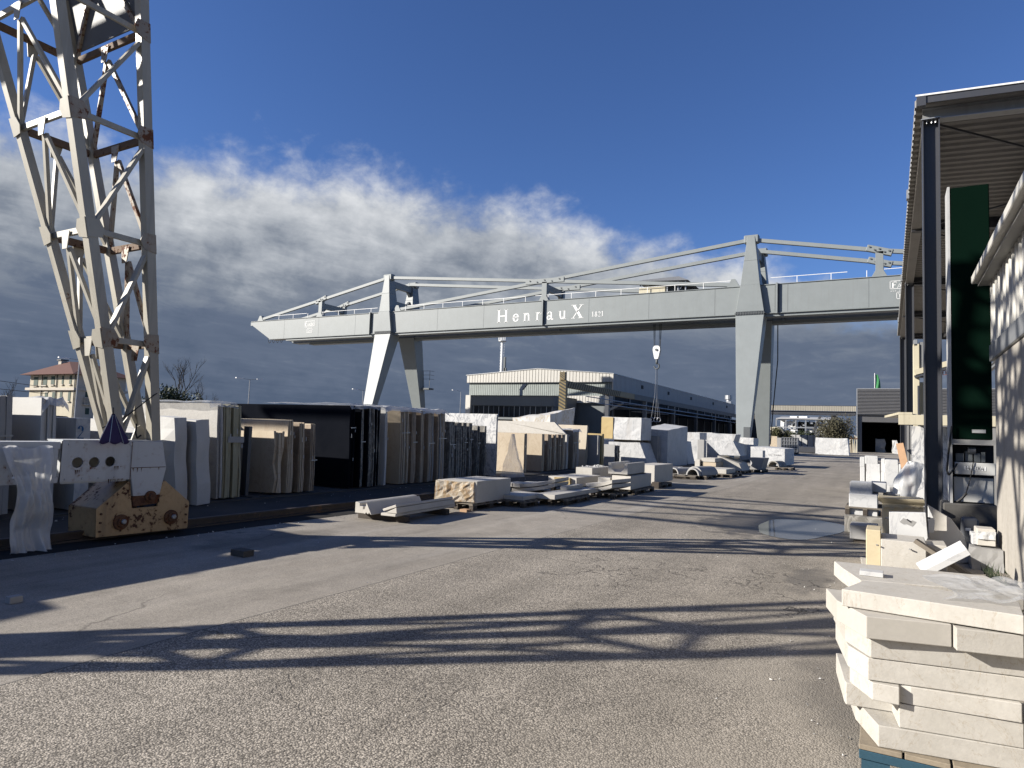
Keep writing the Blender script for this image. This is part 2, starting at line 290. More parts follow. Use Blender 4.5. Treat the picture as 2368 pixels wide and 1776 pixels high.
def asphalt(n, fine):
    a = NT(n)
    sc = 120 if fine else 92
    big = a.noise(0.35, 6, 0.6, 0.4); mid = a.noise(2.4, 6, 0.62); sm = a.noise(26, 5, 0.7)
    vor = a.n('TexVoronoi'); vor.inputs['Scale'].default_value = sc; a.l(a.pos, vor.inputs['Vector'])
    vd, vc = vor.outputs['Distance'], vor.outputs['Color']
    sp = a.n('SeparateXYZ'); a.l(vc, sp.inputs[0])
    if fine: lo, hi = (0.243, 0.217, 0.182), (0.318, 0.287, 0.245)
    else:    lo, hi = (0.290, 0.258, 0.214), (0.390, 0.349, 0.293)
    col = a.mix(a.ramp(big, [(0.3, 0.0), (0.7, 1.0)]), lo, hi)
    col = a.mix(1.0, col, a.math('ADD', 0.72, a.math('MULTIPLY', mid, 0.56)), 'MULTIPLY')
    trk = a.noise(1.0, 4, 0.55, 0.15, a.map(a.pos, (1.7, 0.07, 1), (0, 0, 0.03), (3, 1, 0)))
    col = a.mix(1.0, col, a.ramp(trk, [(0.28, 0.80), (0.5, 1.0), (0.72, 1.13)]), 'MULTIPLY')
    blot = a.noise(0.75, 7, 0.66, 0.9, a.map(a.pos, (1, 0.7, 1), (0, 0, 0), (11, 5, 0)))
    col = a.mix(1.0, col, a.ramp(blot, [(0.30, 0.78), (0.46, 1.0), (0.62, 1.0), (0.78, 1.12)]), 'MULTIPLY')
    oil = a.ramp(a.noise(1.6, 4, 0.6, 0.3, a.map(a.pos, (1, 1, 1), (0, 0, 0), (2, 9, 0))), [(0.70, 0.0), (0.76, 1.0)])
    col = a.mix(a.math('MULTIPLY', oil, 0.45), col, (0.07, 0.062, 0.054))
    lc2 = a.n('TexVoronoi'); lc2.feature = 'DISTANCE_TO_EDGE'; lc2.inputs['Scale'].default_value = 0.42
    wv2 = a.n('VectorMath'); wv2.operation = 'ADD'; nz2 = a.n('TexNoise'); nz2.inputs['Scale'].default_value = 1.3; nz2.inputs['Detail'].default_value = 8
    a.l(a.pos, nz2.inputs['Vector']); a.l(a.pos, wv2.inputs[0]); a.l(nz2.outputs['Color'], wv2.inputs[1]); a.l(wv2.outputs[0], lc2.inputs['Vector'])
    lck = a.math('MULTIPLY', a.ramp(lc2.outputs['Distance'], [(0.0, 1.0), (0.004, 0.7), (0.008, 0.0)]), a.ramp(a.noise(0.5, 3, 0.5), [(0.5, 0.0), (0.6, 1.0)]))
    col = a.mix(a.math('MULTIPLY', lck, 0.6), col, (0.06, 0.053, 0.046))
    amp = 0.42 if fine else 1.0
    g = a.math('ADD', 1-amp*0.5, a.math('MULTIPLY', sp.outputs[0], amp))
    col = a.mix(1.0, col, g, 'MULTIPLY')
    pit = a.ramp(vd, [(0.30, 1.0), (0.62, 0.42 if not fine else 0.75)])
    col = a.mix(1.0, col, pit, 'MULTIPLY')
    px = a.n('SeparateXYZ'); a.l(a.pos, px.inputs[0])
    h = a.math('ADD', a.math('MULTIPLY', a.math('SUBTRACT', 0.6, vd), 0.9 if not fine else 0.4), a.math('MULTIPLY', sm, 0.35))
    # cracked area and patches
    def spot(x, y, rx, ry, soft=0.5, wob=0.5):
        dx = a.math('DIVIDE', a.math('SUBTRACT', px.outputs[0], x), rx); dy = a.math('DIVIDE', a.math('SUBTRACT', px.outputs[1], y), ry)
        d = a.math('ADD', a.math('MULTIPLY', dx, dx), a.math('MULTIPLY', dy, dy))
        d = a.math('ADD', d, a.math('MULTIPLY', a.math('SUBTRACT', mid, 0.5), wob*3))
        return a.ramp(d, [(max(0.0, 1-soft), 1.0), (1.0, 0.0)])
    if not fine:
        # dusty strip along the right hand side
        dust = a.ramp(a.math('ADD', px.outputs[0], a.math('MULTIPLY', a.math('SUBTRACT', a.noise(0.9, 5, 0.6), 0.5), 3.4)), [(0.0, 0.0), (0.62, 0.0), (1.0, 1.0)])
        dx = a.math('ADD', a.math('MULTIPLY', px.outputs[0], 0.35), 0.95)
        dm = a.math('ADD', dx, a.math('MULTIPLY', a.math('SUBTRACT', a.noise(0.8, 5, 0.62), 0.5), 1.5))
        dm = a.ramp(dm, [(0.42, 0.0), (0.85, 1.0)])
        col = a.mix(a.math('MULTIPLY', dm, 0.72), col, a.mix(sm, (0.30, 0.268, 0.222), (0.235, 0.21, 0.172)))
        cv = a.n('TexVoronoi'); cv.feature = 'DISTANCE_TO_EDGE'; cv.inputs['Scale'].default_value = 1.5
        wv = a.n('VectorMath'); wv.operation = 'ADD'; nzc = a.n('TexNoise'); nzc.inputs['Scale'].default_value = 2.2; nzc.inputs['Detail'].default_value = 6
        a.l(a.pos, nzc.inputs['Vector']); a.l(a.pos, wv.inputs[0]); a.l(nzc.outputs['Color'], wv.inputs[1]); a.l(wv.outputs[0], cv.inputs['Vector'])
        ck = a.ramp(cv.outputs['Distance'], [(0.0, 1.0), (0.012, 0.8), (0.024, 0.0)])
        area = a.math('MULTIPLY', a.math('MAXIMUM', spot(-3.0, 7.6, 0.9, 1.1), spot(-1.6, 8.3, 1.3, 0.7)), 0.7)
        area = a.math('MAXIMUM', area, a.math('MULTIPLY', spot(-0.75, 7.6, 0.35, 1.4), 1.0))
        area = a.math('MAXIMUM', area, a.math('MULTIPLY', spot(-3.2, 3.2, 1.4, 0.7), 0.25))
        ck = a.math('MULTIPLY', ck, area)
        col = a.mix(a.math('MULTIPLY', ck, 0.85), col, (0.035, 0.031, 0.027))
        h = a.math('SUBTRACT', h, a.math('MULTIPLY', ck, 2.5))
        # damp patch round the puddle
        wet = a.math('MAXIMUM', spot(-1.5, 13.7, 1.9, 2.4, 0.45, 0.8), a.math('MULTIPLY', spot(-0.8, 8.6, 0.28, 0.9, 0.6, 0.9), 0.6))
        wet = a.math('MAXIMUM', wet, a.math('MULTIPLY', spot(-0.2, 5.3, 0.5, 1.3, 0.7, 0.6), 0.45))
        col = a.mix(a.math('MULTIPLY', wet, 0.75), col, (0.035, 0.032, 0.029))
        rough = a.math('SUBTRACT', 0.9, a.math('MULTIPLY', wet, 0.45))
    else:
        # pale stone dust and tyre marks along the yard
        st = a.noise(1.1, 5, 0.6, 0.2, a.map(a.pos, (1.9, 0.10, 1)))
        col = a.mix(a.math('MULTIPLY', a.ramp(st, [(0.5, 0.0), (0.75, 1.0)]), 0.30), col, (0.40, 0.375, 0.34))
        col = a.mix(a.math('MULTIPLY', a.ramp(st, [(0.25, 1.0), (0.45, 0.0)]), 0.35), col, (0.20, 0.185, 0.165))
        dark = a.ramp(a.math('ADD', px.outputs[0], a.math('MULTIPLY', mid, 0.5)), [(0.0, 0.0), (1.0, 0.0)])
        w2 = a.math('MAXIMUM', spot(-6.7, 24.6, 1.1, 1.3, 0.5, 0.5), a.math('MULTIPLY', spot(-7.4, 6.5, 0.6, 1.2, 0.6, 0.6), 0.6))
        col = a.mix(a.math('MULTIPLY', w2, 0.6), col, (0.045, 0.040, 0.036))
        rough = 0.92
    a.bump(h, 0.42 if not fine else 0.35, 0.010 if not fine else 0.006)
    return a.fin(col, rough, 0, 0.25)
mat('asphalt_fine', lambda n: asphalt(n, True)); mat('asphalt_coarse', lambda n: asphalt(n, False))
def water(n):
    a = NT(n); a.bump(a.noise(2.0, 3, 0.5), 0.05, 0.01); return a.fin((0.15, 0.152, 0.155), 0.05, 0, 0.5)
mat('water', water)

# ---------------------------------------------------------------- geometry helpers
def tag(o, label=None, cat=None, group=None, kind=None):
    if label: o['label'] = label
    if cat: o['category'] = cat
    if group: o['group'] = group
    if kind: o['kind'] = kind
    return o
def root_loc(o):
    p = V((0, 0, 0))
    while o is not None: p = p + o.location; o = o.parent
    return p
def empty(name, loc, label, cat, group=None):
    o = D.objects.new(name, None); o.location = loc; o.empty_display_size = 0.2; COL.objects.link(o)
    return tag(o, label, cat, group)
class MB:
    def __init__(s): s.v = []; s.f = []; s.sm = False
    def face(s, pts):
        i = len(s.v); s.v += [V(p) for p in pts]; s.f.append(tuple(range(i, i+len(pts)))); return s
    def poly(s, verts, faces):
        i = len(s.v); s.v += [V(p) for p in verts]; s.f += [tuple(i+k for k in f) for f in faces]; return s
    def hexa(s, p):            # 4 bottom points counter-clockwise, 4 top points
        return s.poly(p, [(3, 2, 1, 0), (4, 5, 6, 7), (0, 1, 5, 4), (1, 2, 6, 5), (2, 3, 7, 6), (3, 0, 4, 7)])
    def box(s, x0, x1, y0, y1, z0, z1):
        x0, x1 = min(x0, x1), max(x0, x1); y0, y1 = min(y0, y1), max(y0, y1); z0, z1 = min(z0, z1), max(z0, z1)
        return s.hexa([(x0, y0, z0), (x1, y0, z0), (x1, y1, z0), (x0, y1, z0), (x0, y0, z1), (x1, y0, z1), (x1, y1, z1), (x0, y1, z1)])
    def beam(s, p, q, w, h, up=(0, 0, 1)):
        p, q = V(p), V(q); d = (q-p).normalized(); u = V(up)
        if abs(d.dot(u)) > 0.98: u = V((0, 1, 0))
        a = d.cross(u).normalized()*w/2; b = a.cross(d).normalized()*h/2
        return s.hexa([p-a-b, p+a-b, q+a-b, q-a-b, p-a+b, p+a+b, q+a+b, q-a+b])
    def prism(s, pts, off):    # a flat polygon pushed along off
        off = V(off); n = len(pts); a = [V(p) for p in pts]; b = [p+off for p in a]
        nrm = V((0, 0, 0))
        for k in range(n): nrm += a[k].cross(a[(k+1) % n])
        if nrm.dot(off) > 0: a, b = b, a
        return s.poly(a+b, [tuple(range(n)), tuple(range(2*n-1, n-1, -1))] + [((k+1) % n, k, n+k, n+(k+1) % n) for k in range(n)])
    def cyl(s, p, q, r, n=12, r2=None, caps=True):
        p, q = V(p), V(q); r2 = r if r2 is None else r2; d = (q-p).normalized(); u = V((0, 0, 1)) if abs(d.z) < 0.9 else V((1, 0, 0))
        a = d.cross(u).normalized(); b = d.cross(a)
        vs = [p+(a*cos(2*pi*k/n)+b*sin(2*pi*k/n))*r for k in range(n)] + [q+(a*cos(2*pi*k/n)+b*sin(2*pi*k/n))*r2 for k in range(n)]
        fs = [(k, n+k, n+(k+1) % n, (k+1) % n) for k in range(n)]
        if caps: fs += [tuple(range(n)), tuple(range(2*n-1, n-1, -1))]
        return s.poly(vs, fs)
    def tube(s, pts, r, n=6):
        for a, b in zip(pts, pts[1:]): s.cyl(a, b, r, n)
        return s
    def grid(s, fn, nu, nv):   # fn(u,v) -> point
        vs = [fn(i/nu, j/nv) for j in range(nv+1) for i in range(nu+1)]
        return s.poly(vs, [(j*(nu+1)+i, j*(nu+1)+i+1, (j+1)*(nu+1)+i+1, (j+1)*(nu+1)+i) for j in range(nv) for i in range(nu)])
    def corr(s, p, u, v, n, depth, nrm):   # trapezoid-ribbed sheet: n ribs along u, running along v
        p, u, v, nrm = V(p), V(u), V(v), V(nrm)*depth; prof = []
        for k in range(n):
            for t, h in ((0.0, 0), (0.42, 0), (0.52, 1), (0.88, 1), (0.98, 0)): prof.append(((k+t)/n, h))
        prof.append((1.0, 0)); m = len(prof)
        vs = [p+u*t+nrm*h for t, h in prof] + [p+v+u*t+nrm*h for t, h in prof]
        return s.poly(vs, [(k, k+1, m+k+1, m+k) for k in range(m-1)])
    def build(s, name, m, parent=None, loc=None, bevel=0, smooth=False, label=None, cat=None, group=None, kind=None, solid=0, seg=1):
        if parent is not None: base = root_loc(parent)
        else:
            base = V(loc) if loc is not None else V((sum(p.x for p in s.v)/len(s.v), sum(p.y for p in s.v)/len(s.v), min(p.z for p in s.v)))
        me = D.meshes.new(name); me.from_pydata([tuple(p-base) for p in s.v], [], s.f); me.validate()
        o = D.objects.new(name, me); me.materials.append(MATS[m] if isinstance(m, str) else m); COL.objects.link(o)
        if parent is not None: o.parent = parent
        else: o.location = base
        if smooth:
            for p in me.polygons: p.use_smooth = True
        if bevel:
            b = o.modifiers.new('bevel', 'BEVEL'); b.width = bevel; b.segments = seg; b.limit_method = 'ANGLE'; b.angle_limit = R(35)
        if solid:
            b = o.modifiers.new('solid', 'SOLIDIFY'); b.thickness = solid
        return tag(o, label, cat, group, kind)
def bx(*a): return MB().box(*a)

def rough_hexa(p8, seg, amp, seed, freq=1.3, fine=0.3):
    """a six-sided stone with rough, uneven sides: a gridded box pushed about by noise"""
    p = [V(q) for q in p8]; m = MB(); idx = {}; off = V((seed*7.3, seed*3.1, seed*1.7))
    def P(i, j, k):
        key = (i, j, k)
        if key not in idx:
            u, v, w = i/seg[0], j/seg[1], k/seg[2]
            b = (p[0]*(1-u)+p[1]*u)*(1-v) + (p[3]*(1-u)+p[2]*u)*v
            t = (p[4]*(1-u)+p[5]*u)*(1-v) + (p[7]*(1-u)+p[6]*u)*v
            q = b*(1-w)+t*w
            d = noise.noise_vector(q*freq+off)*amp + noise.noise_vector(q*freq*5+off)*amp*fine
            if k == 0: d.z = 0
            idx[key] = len(m.v); m.v.append(q+d)
        return idx[key]
    a, b, c = seg
    for i in range(a):
        for j in range(b):
            m.f.append((P(i, j+1, 0), P(i+1, j+1, 0), P(i+1, j, 0), P(i, j, 0))); m.f.append((P(i, j, c), P(i+1, j, c), P(i+1, j+1, c), P(i, j+1, c)))
    for i in range(a):
        for k in range(c):
            m.f.append((P(i, 0, k), P(i+1, 0, k), P(i+1, 0, k+1), P(i, 0, k+1))); m.f.append((P(i+1, b, k), P(i, b, k), P(i, b, k+1), P(i+1, b, k+1)))
    for j in range(b):
        for k in range(c):
            m.f.append((P(0, j+1, k), P(0, j, k), P(0, j, k+1), P(0, j+1, k+1))); m.f.append((P(a, j, k), P(a, j+1, k), P(a, j+1, k+1), P(a, j, k+1)))
    return m
def box8(x0, x1, y0, y1, z0, z1): return [(x0, y0, z0), (x1, y0, z0), (x1, y1, z0), (x0, y1, z0), (x0, y0, z1), (x1, y0, z1), (x1, y1, z1), (x0, y1, z1)]
def rot8(cx, cy, lx, ly, z0, z1, a):
    c, s_ = cos(a), sin(a); q = [(-lx/2, -ly/2), (lx/2, -ly/2), (lx/2, ly/2), (-lx/2, ly/2)]
    w = [(cx+x*c-y*s_, cy+x*s_+y*c) for x, y in q]
    return [(x, y, z0) for x, y in w] + [(x, y, z1) for x, y in w]

# ---------------------------------------------------------------- ground
gm = MB()
xs = [-1500, -400, -150, -60, -25, -14, -9.62]; ys = [-300, -60, -20, 0, 20, 45, 90, 200, 600, 2500]
for a, b in zip([*xs, -8.45, -4.55, 1.3, 14, 60, 300], [*xs[1:], -8.45, -4.55, 1.3, 14, 60, 300, 1500]):
    for c, d in zip(ys, ys[1:]): gm.face([(a, c, 0), (b, c, 0), (b, d, 0), (a, d, 0)])
gm.build('ground', 'asphalt_fine', loc=(0, 0, 0), kind='structure')
rng = random.Random(4)
edge = [(-4.55+rng.uniform(-.02, .02), y) for y in [k*1.5-10 for k in range(101)]]
rm = MB()
for (xa, ya), (xb, yb) in zip(edge, edge[1:]): rm.face([(xa, ya, .006), (1.25, ya, .006), (1.25, yb, .006), (xb, yb, .006)])
rm.build('road', 'asphalt_coarse', loc=(0, 0, 0), kind='structure')
# the seam between the two surfacings, slightly open
sm = MB()
for (xa, ya), (xb, yb) in zip(edge, edge[1:]): sm.face([(xa-.018, ya, .0035), (xa+.01, ya, .0035), (xb+.01, yb, .0035), (xb-.018, yb, .0035)])
sm.build('road_seam', 'concrete_dark', loc=(0, 0, 0), kind='structure')
bx(-30, -9.63, -30, 75, -.1, .003).build('slab_yard', 'asphalt_dark', loc=(0, 0, 0), kind='structure')
bx(-9.62, -8.45, -30, 70, -.1, .004).build('rail_bed', 'bed_dark', loc=(0, 0, 0), kind='structure')
# puddle in the road
pm = MB(); pts = []
for k in range(40):
    a = 2*pi*k/40; r = 1 + .14*noise.noise(V((cos(a)*1.5, sin(a)*1.5, 3)))+.05*sin(3*a)
    pts.append((-1.42+.72*cos(a)*r+.10*sin(a), 13.55+1.55*sin(a)*r, .011))
pm.face(pts); pm.build('puddle', 'water', loc=(-1.4, 13.5, 0), kind='structure')
kb = MB(); kb.beam((-9.5, 88, .05), (-4.0, 112, .05), .3, .14); kb.build('kerb', 'concrete', kind='structure')
# gravel and stone chips lying about
rng = random.Random(9); cm = MB()
def chip(m, x, y, s, z=0.0):
    pts = [V((x+rng.uniform(-s, s), y+rng.uniform(-s, s), z+rng.uniform(0, s))) for _ in range(5)]
    m.poly(pts+[V((x, y, z+s*1.1))], [(0, 1, 5), (1, 2, 5), (2, 3, 5), (3, 4, 5), (4, 0, 5), (0, 2, 1), (0, 3, 2), (0, 4, 3)])
for _ in range(220): chip(cm, rng.uniform(-8.5, -8.3) + abs(rng.gauss(0, .10)), rng.uniform(1, 26), rng.uniform(.004, .018)*(1+(rng.random() < .06)), .002)
for _ in range(160): chip(cm, -11.2+abs(rng.gauss(0, .35)), rng.uniform(3, 45), rng.uniform(.005, .022), .002)
for _ in range(420): chip(cm, .3-abs(rng.gauss(0, .55)), rng.uniform(3, 14), rng.uniform(.003, .012), .008)
for _ in range(200): chip(cm, rng.uniform(-8, .5), rng.uniform(2, 30), rng.uniform(.003, .012), .008)
cm.build('stone_chips', 'white_slab', loc=(-4, 10, 0), kind='stuff', label='scattered pale stone chips along the rail and yard edges')

# crane rail
rl = MB(); rl.box(-9.13, -8.97, -30, 70, .004, .03); rl.box(-9.065, -9.035, -30, 70, .03, .10); rl.box(-9.09, -9.01, -30, 70, .10, .13)
rl.build('crane_rail', 'rail_steel', label='rusty steel crane rail running along the yard beside the slab row', cat='rail')

# ---------------------------------------------------------------- new grey gantry crane
YF, YR, ZB, ZT = 60.0, 64.0, 12.47, 14.90
XL, XR, XM = -51.1, -10.4, -30.55
XE0, XE1 = -74.1, 13.0
gc = empty('gantry_crane', (-30.5, 62, 0), 'large light grey gantry crane lettered HenrauX spanning the yard', 'crane')
for y in (YF, YR):
    g = MB()
    prof = [(XE0, ZT), (XE0, ZT-.45), (XE0+3.55, ZB), (XE1-3.55, ZB), (XE1, ZT-.45), (XE1, ZT)]
    g.prism([(x, y, z) for x, z in prof], (0, 1.15, 0)); gird = g.build('girder', 'crane_grey', gc, bevel=.02)
    fl = MB(); fl.box(XE0-.08, XE1+.08, y-.08, y+1.23, ZT+.002, ZT+.05); fl.box(XE0+3.5, XE1-3.5, y-.08, y+1.23, ZB-.06, ZB-.002); fl.build('flange', 'crane_grey', gird)
    e = MB(); e.box(XE0-.28, XE0-.02, y+.05, y+1.1, ZT-.5, ZT-.05); e.build('end_plate', 'crane_grey', gird)
    # trolley rail beam under the inner edge
    t = MB(); t.box(XE0+6.5, XE1-6.5, y+.1, y+1.05, ZB-.30, ZB-.062); t.build('lower_beam', 'crane_grey', gird)
    # splices with rows of bolts
    for x in (XM, XL-2.3, XR+2.14):
        sp = MB(); sp.box(x-.07, x+.07, y-.26, y-.002, ZB-.1, ZT+.1); spo = sp.build('splice_rib', 'crane_grey', gird)
        bm = MB()
        for k in range(24):
            z = ZB+.08+k*.098
            bm.box(x-.16, x-.072, y-.15, y-.09, z, z+.05); bm.box(x+.072, x+.20, y-.15, y-.09, z, z+.05)
        bm.build('bolt_row', 'crane_dark', spo, kind='stuff')
    ws_ = MB()
    for k in range(13):
        x = XE0+6.2+k*6.05
        if min(abs(x-XL), abs(x-XR), abs(x-XM)) > 1.6: ws_.box(x-.012, x+.012, y-.006, y-.001, ZB+.02, ZT-.02)
    ws_.build('weld_seams', 'crane_dark', gird, kind='stuff')
    # handrail on the girder
    h = MB(); yy = y+.1
    for x in [XE0+5+k*2.6 for k in range(31)]:
        if min(abs(x-XL), abs(x-XR)) < 1.2: continue
        h.box(x-.025, x+.025, yy-.025, yy+.025, ZT+.05, ZT+.62)
    for a, b in ((XE0+4, XL-13), (XL-11, XL-1.4), (XL+3, XM-2.2), (XM-1, XR-1.6), (XR+1.6, XR+7.5), (XR+10, XE1-4)): h.box(a, b, yy-.02, yy+.02, ZT+.60, ZT+.645)
    h.build('handrail', 'sign_white', gird)
    # tie bars
    def tie(a, b, w=.33):
        m = MB(); m.beam((a[0], y+.25, a[1]), (b[0], y+.25, b[1]), .30, w); m.build('tie_bar', 'crane_grey', gc, bevel=.015)
    lt, rt, mt = (XL, 19.05), (XR, 19.05), (XM, 17.0)
    lp, rp = (-61.8, 17.1), (.6-1.2, 17.1)
    tie((-72.6, 15.15), lp); tie(lp, lt); tie(lt, mt); tie(mt, (XR-1.5, 15.15)); tie(rt, mt); tie(mt, (XL+1.55, 15.15)); tie(rt, rp); tie(rp, (11.4, 15.15))
    for x, z in ((-72.6, 15.15), (XR-1.5, 15.15), (XL+1.55, 15.15), (11.4, 15.15)):
        MB().prism([(x-.55, y+.05, ZT+.05), (x+.55, y+.05, ZT+.05), (x+.15, y+.05, ZT+.75), (x-.15, y+.05, ZT+.75)], (0, .42, 0)).build('tie_bracket', 'crane_grey', gc)
    for x, z in (lp, rp, mt):
        m = MB(); m.box(x-.28, x+.28, y+.05, y+.5, ZT+.35, z-.1)
        m.prism([(x-.55, y-.02, ZT+.05), (x+.55, y-.02, ZT+.05), (x+.28, y-.02, ZT+.55), (x-.28, y-.02, ZT+.55)], (0, .56, 0))
        po = m.build('tie_post', 'crane_grey', gc, bevel=.01)
        dx = .9 if x != XM else 2.2
        sl_ = 0 if x == XM else (.33 if x < XM else -.33)*.9
        c = MB(); c.beam((x-dx, y+.25, z-sl_), (x+dx, y+.25, z+sl_), .40, .52); c.build('tie_joint', 'crane_grey', po, bevel=.03)
        b = MB()
        for k in (-2, -1, 0, 1, 2): b.cyl((x+dx*.38*k, y+.04, z+sl_*.38*k+.08*(-1)**k), (x+dx*.38*k, y-.02, z+sl_*.38*k+.08*(-1)**k), .07, 8)
        b.build('joint_bolts', 'crane_dark', po, kind='stuff')
# cross beams between the two girders at the tie posts
for x in (lp[0], rp[0], XM):
    m = MB(); m.box(x-.16, x+.16, YF+.52, YR+.03, 16.05, 16.72); m.build('cross_beam', 'crane_grey', gc)
    for ya, yb in ((YF+.52, YF+1.0), (YR+.03, YR-.45)):
        MB().prism([(x-.15, ya, 16.05), (x-.15, yb, 16.05), (x-.15, ya, 15.5)], (.3, 0, 0)).build('knee_plate', 'crane_dark', gc)
# legs: tapered box columns, splayed fore and aft
def taper(m, cx, levels):
    for (z0, w0, ya0, yb0), (z1, w1, ya1, yb1) in zip(levels, levels[1:]):
        m.hexa([(cx-w0/2, ya0, z0), (cx+w0/2, ya0, z0), (cx+w0/2, yb0, z0), (cx-w0/2, yb0, z0), (cx-w1/2, ya1, z1), (cx+w1/2, ya1, z1), (cx+w1/2, yb1, z1), (cx-w1/2, yb1, z1)])
for cx in (XL, XR):
    for sgn in (1, -1):
        def yy_(v): return YF+v if sgn == 1 else YR+1.15-v
        def lv(z, w, a, b): a, b = yy_(a), yy_(b); return (z, w, min(a, b), max(a, b))
        m = MB(); taper(m, cx, [lv(.9, .95, -3.1, -2.45), lv(12.42, 2.36, -.42, 1.3)]); leg = m.build('leg', 'crane_grey', gc, bevel=.025)
        f = MB(); f.box(cx-1.24, cx+1.24, yy_(-.50), yy_(1.36), 12.40, 12.50); f.build('leg_flange', 'crane_dark', leg)
        bt = MB()
        for k in range(18): bt.box(cx-1.16+k*.133, cx-1.10+k*.133, yy_(-.53), yy_(-.45), 12.30, 12.62)
        bt.build('flange_bolts', 'crane_dark', leg, kind='stuff')
        u = MB(); taper(u, cx, [lv(12.5, 2.36, -.42, 1.3), lv(14.95, 1.62, -.42, 1.3)]); taper(u, cx, [lv(14.95, 1.60, -.36, 1.25), lv(17.1, 1.12, -.28, 1.0), lv(19.25, .62, -.15, .72)])
        up = u.build('mast', 'crane_grey', gc, bevel=.02)
        hd = MB(); hd.box(cx-.62, cx+.62, yy_(-.12), yy_(.62), 18.72, 19.42); hd.build('mast_head', 'crane_grey', up, bevel=.08)
        bo = MB(); bo.box(cx-.75, cx+.75, yy_(-3.35), yy_(-2.2), .14, .95); bo.build('wheel_truck', 'crane_dark', leg)
        gp = MB(); gp.box(cx-.3, cx+.3, yy_(-3.16), yy_(-3.10), 1.6, 2.9)
    m = MB(); m.box(cx-.22, cx+.22, YF+.75, YR+.4, 18.0, 18.75); m.build('cross_beam', 'crane_grey', gc)
    m = MB(); m.box(cx-.2, cx+.2, YF+1.0, YR+.2, 15.85, 16.45); m.build('cross_beam', 'crane_grey', gc)
    for z, s2 in ((18.0, -1), (16.45, 1)):
        for ya, yb in ((YF+.8, YF+1.5), (YR+.35, YR-.3)): MB().prism([(cx-.18, ya, z), (cx-.18, yb, z), (cx-.18, ya, z+.7*s2)], (.36, 0, 0)).build('knee_plate', 'crane_dark', gc)
# electric cabinet on the rear right leg, access cage on the left leg, cable along the rear leg
bx(XR+.10, XR+.6, YF-3.2, YF-3.0, 1.3, 2.6).build('switch_cabinet', 'crane_dark', gc)
cg = MB(); x0 = XL+1.1
for z in (7.6, 8.1, 8.6): cg.beam((x0, YR+2.2, z), (x0+1.0, YR+2.2, z), .04, .04); cg.beam((x0+1.0, YR+2.2, z), (x0+1.0, YR+3.1, z), .04, .04)
for a in (x0, x0+1.0): cg.beam((a, YR+2.2, 6.5), (a, YR+2.2, 8.6), .04, .04)
cg.box(x0-.1, x0+1.0, YR+2.1, YR+3.1, 6.3, 6.5); cg.build('access_cage', 'crane_dark', gc)
cb_ = MB(); cb_.tube([(XR+1.5, YR+1.3, 12.3), (XR+1.45, YR+1.8, 9), (XR+1.0, YR+2.6, 5), (XR+.6, YR+3.6, 1.2)], .05); cb_.build('power_cable', 'rubber', gc)
# loops of trailing cable at the left end
lc = MB()
for k in range(4):
    xa = XE0+.9+k*.75; lc.tube([(xa+.37-.37*cos(pi*j/6), YF+2, ZB+1.0-1.2*sin(pi*j/6)) for j in range(7)], .03, 5)
lc.build('festoon_cable', 'rubber', gc)
# trolley
tr = MB(); tr.box(-20.6, -18.05, YF+.3, YR+.8, ZT+.06, ZT+.62); tro = tr.build('trolley', 'machine_cream', gc, bevel=.03)
m = MB(); m.box(-18.0, -17.0, YF+.8, YR+.4, ZT+.06, ZT+.75); m.box(-19.9, -18.8, YF+1.2, YR, ZT+.62, ZT+1.05); m.build('hoist', 'crane_dark', tro)
m = MB()
for x in (-20.5, -17.9, -16.9, -16.2):
    for y in (YF+.4, YR+.7): m.box(x-.05, x+.05, y-.05, y+.05, ZT+.06, ZT+1.12)
m.beam((-16.9, YF+.4, ZT+.1), (-16.2, YF+.4, ZT+.95), .06, .06); m.build('canopy_posts', 'galv', tro)
m = MB(); m.hexa([(-20.9, YF+.1, ZT+1.25), (-15.9, YF+.1, ZT+1.02), (-15.9, YR+1, ZT+1.02), (-20.9, YR+1, ZT+1.25), (-20.2, YF+.9, ZT+1.55), (-17.0, YF+.9, ZT+1.62), (-17.0, YR+.2, ZT+1.62), (-20.2, YR+.2, ZT+1.55)]); m.build('canopy', 'grey_clad', tro)
# ropes, hook block and slings
rp_ = MB(); hx, hy = -19.25, 62.0
for a, b in ((-.55, -.28), (-.22, -.22), (.12, .2), (.48, .30), (-.42, -.2), (.3, .27)): rp_.cyl((hx+a, hy+.2*(a > 0), ZT+.3), (hx+b, hy, 9.95), .022, 5)
rp_.build('hoist_rope', 'rubber', gc)
hb = MB(); prof = [(-.34, 10.05), (-.18, 10.2), (.18, 10.2), (.34, 10.05), (.36, 9.75), (.20, 9.0), (.12, 8.9), (-.12, 8.9), (-.20, 9.0), (-.36, 9.75)]
for yo in (-.22, .10): hb.prism([(hx+x, hy+yo, z) for x, z in prof], (0, .12, 0))
hk = hb.build('hook_block', 'sign_white', gc, bevel=.02)
MB().cyl((hx, hy-.3, 9.8), (hx, hy+.3, 9.8), .12, 12).build('sheave_pin', 'crane_dark', hk)
m = MB(); m.box(hx-.09, hx+.09, hy-.09, hy+.09, 8.45, 8.95)
m.tube([(hx+.24*cos(a), hy, 8.25+.26*sin(a)) for a in [pi/2-k*pi/6 for k in range(10)]], .07, 8); m.build('hook', 'crane_dark', hk, smooth=True)
m = MB()
for a, b in ((-.10, -.3), (.06, -.05), (.1, .3), (.02, .15)): m.tube([(hx+a*.4, hy+b*.2, 8.05), (hx+a*.8, hy+b*.5, 5.5), (hx+b*1.1, hy+b, 3.3)], .022, 5)
for b in (-.35, 0, .3): m.tube([(hx+b+.18*cos(t), hy, 3.15+.2*sin(t)) for t in [k*pi/5 for k in range(11)]], .035, 6)
m.build('sling', 'chrome', hk)

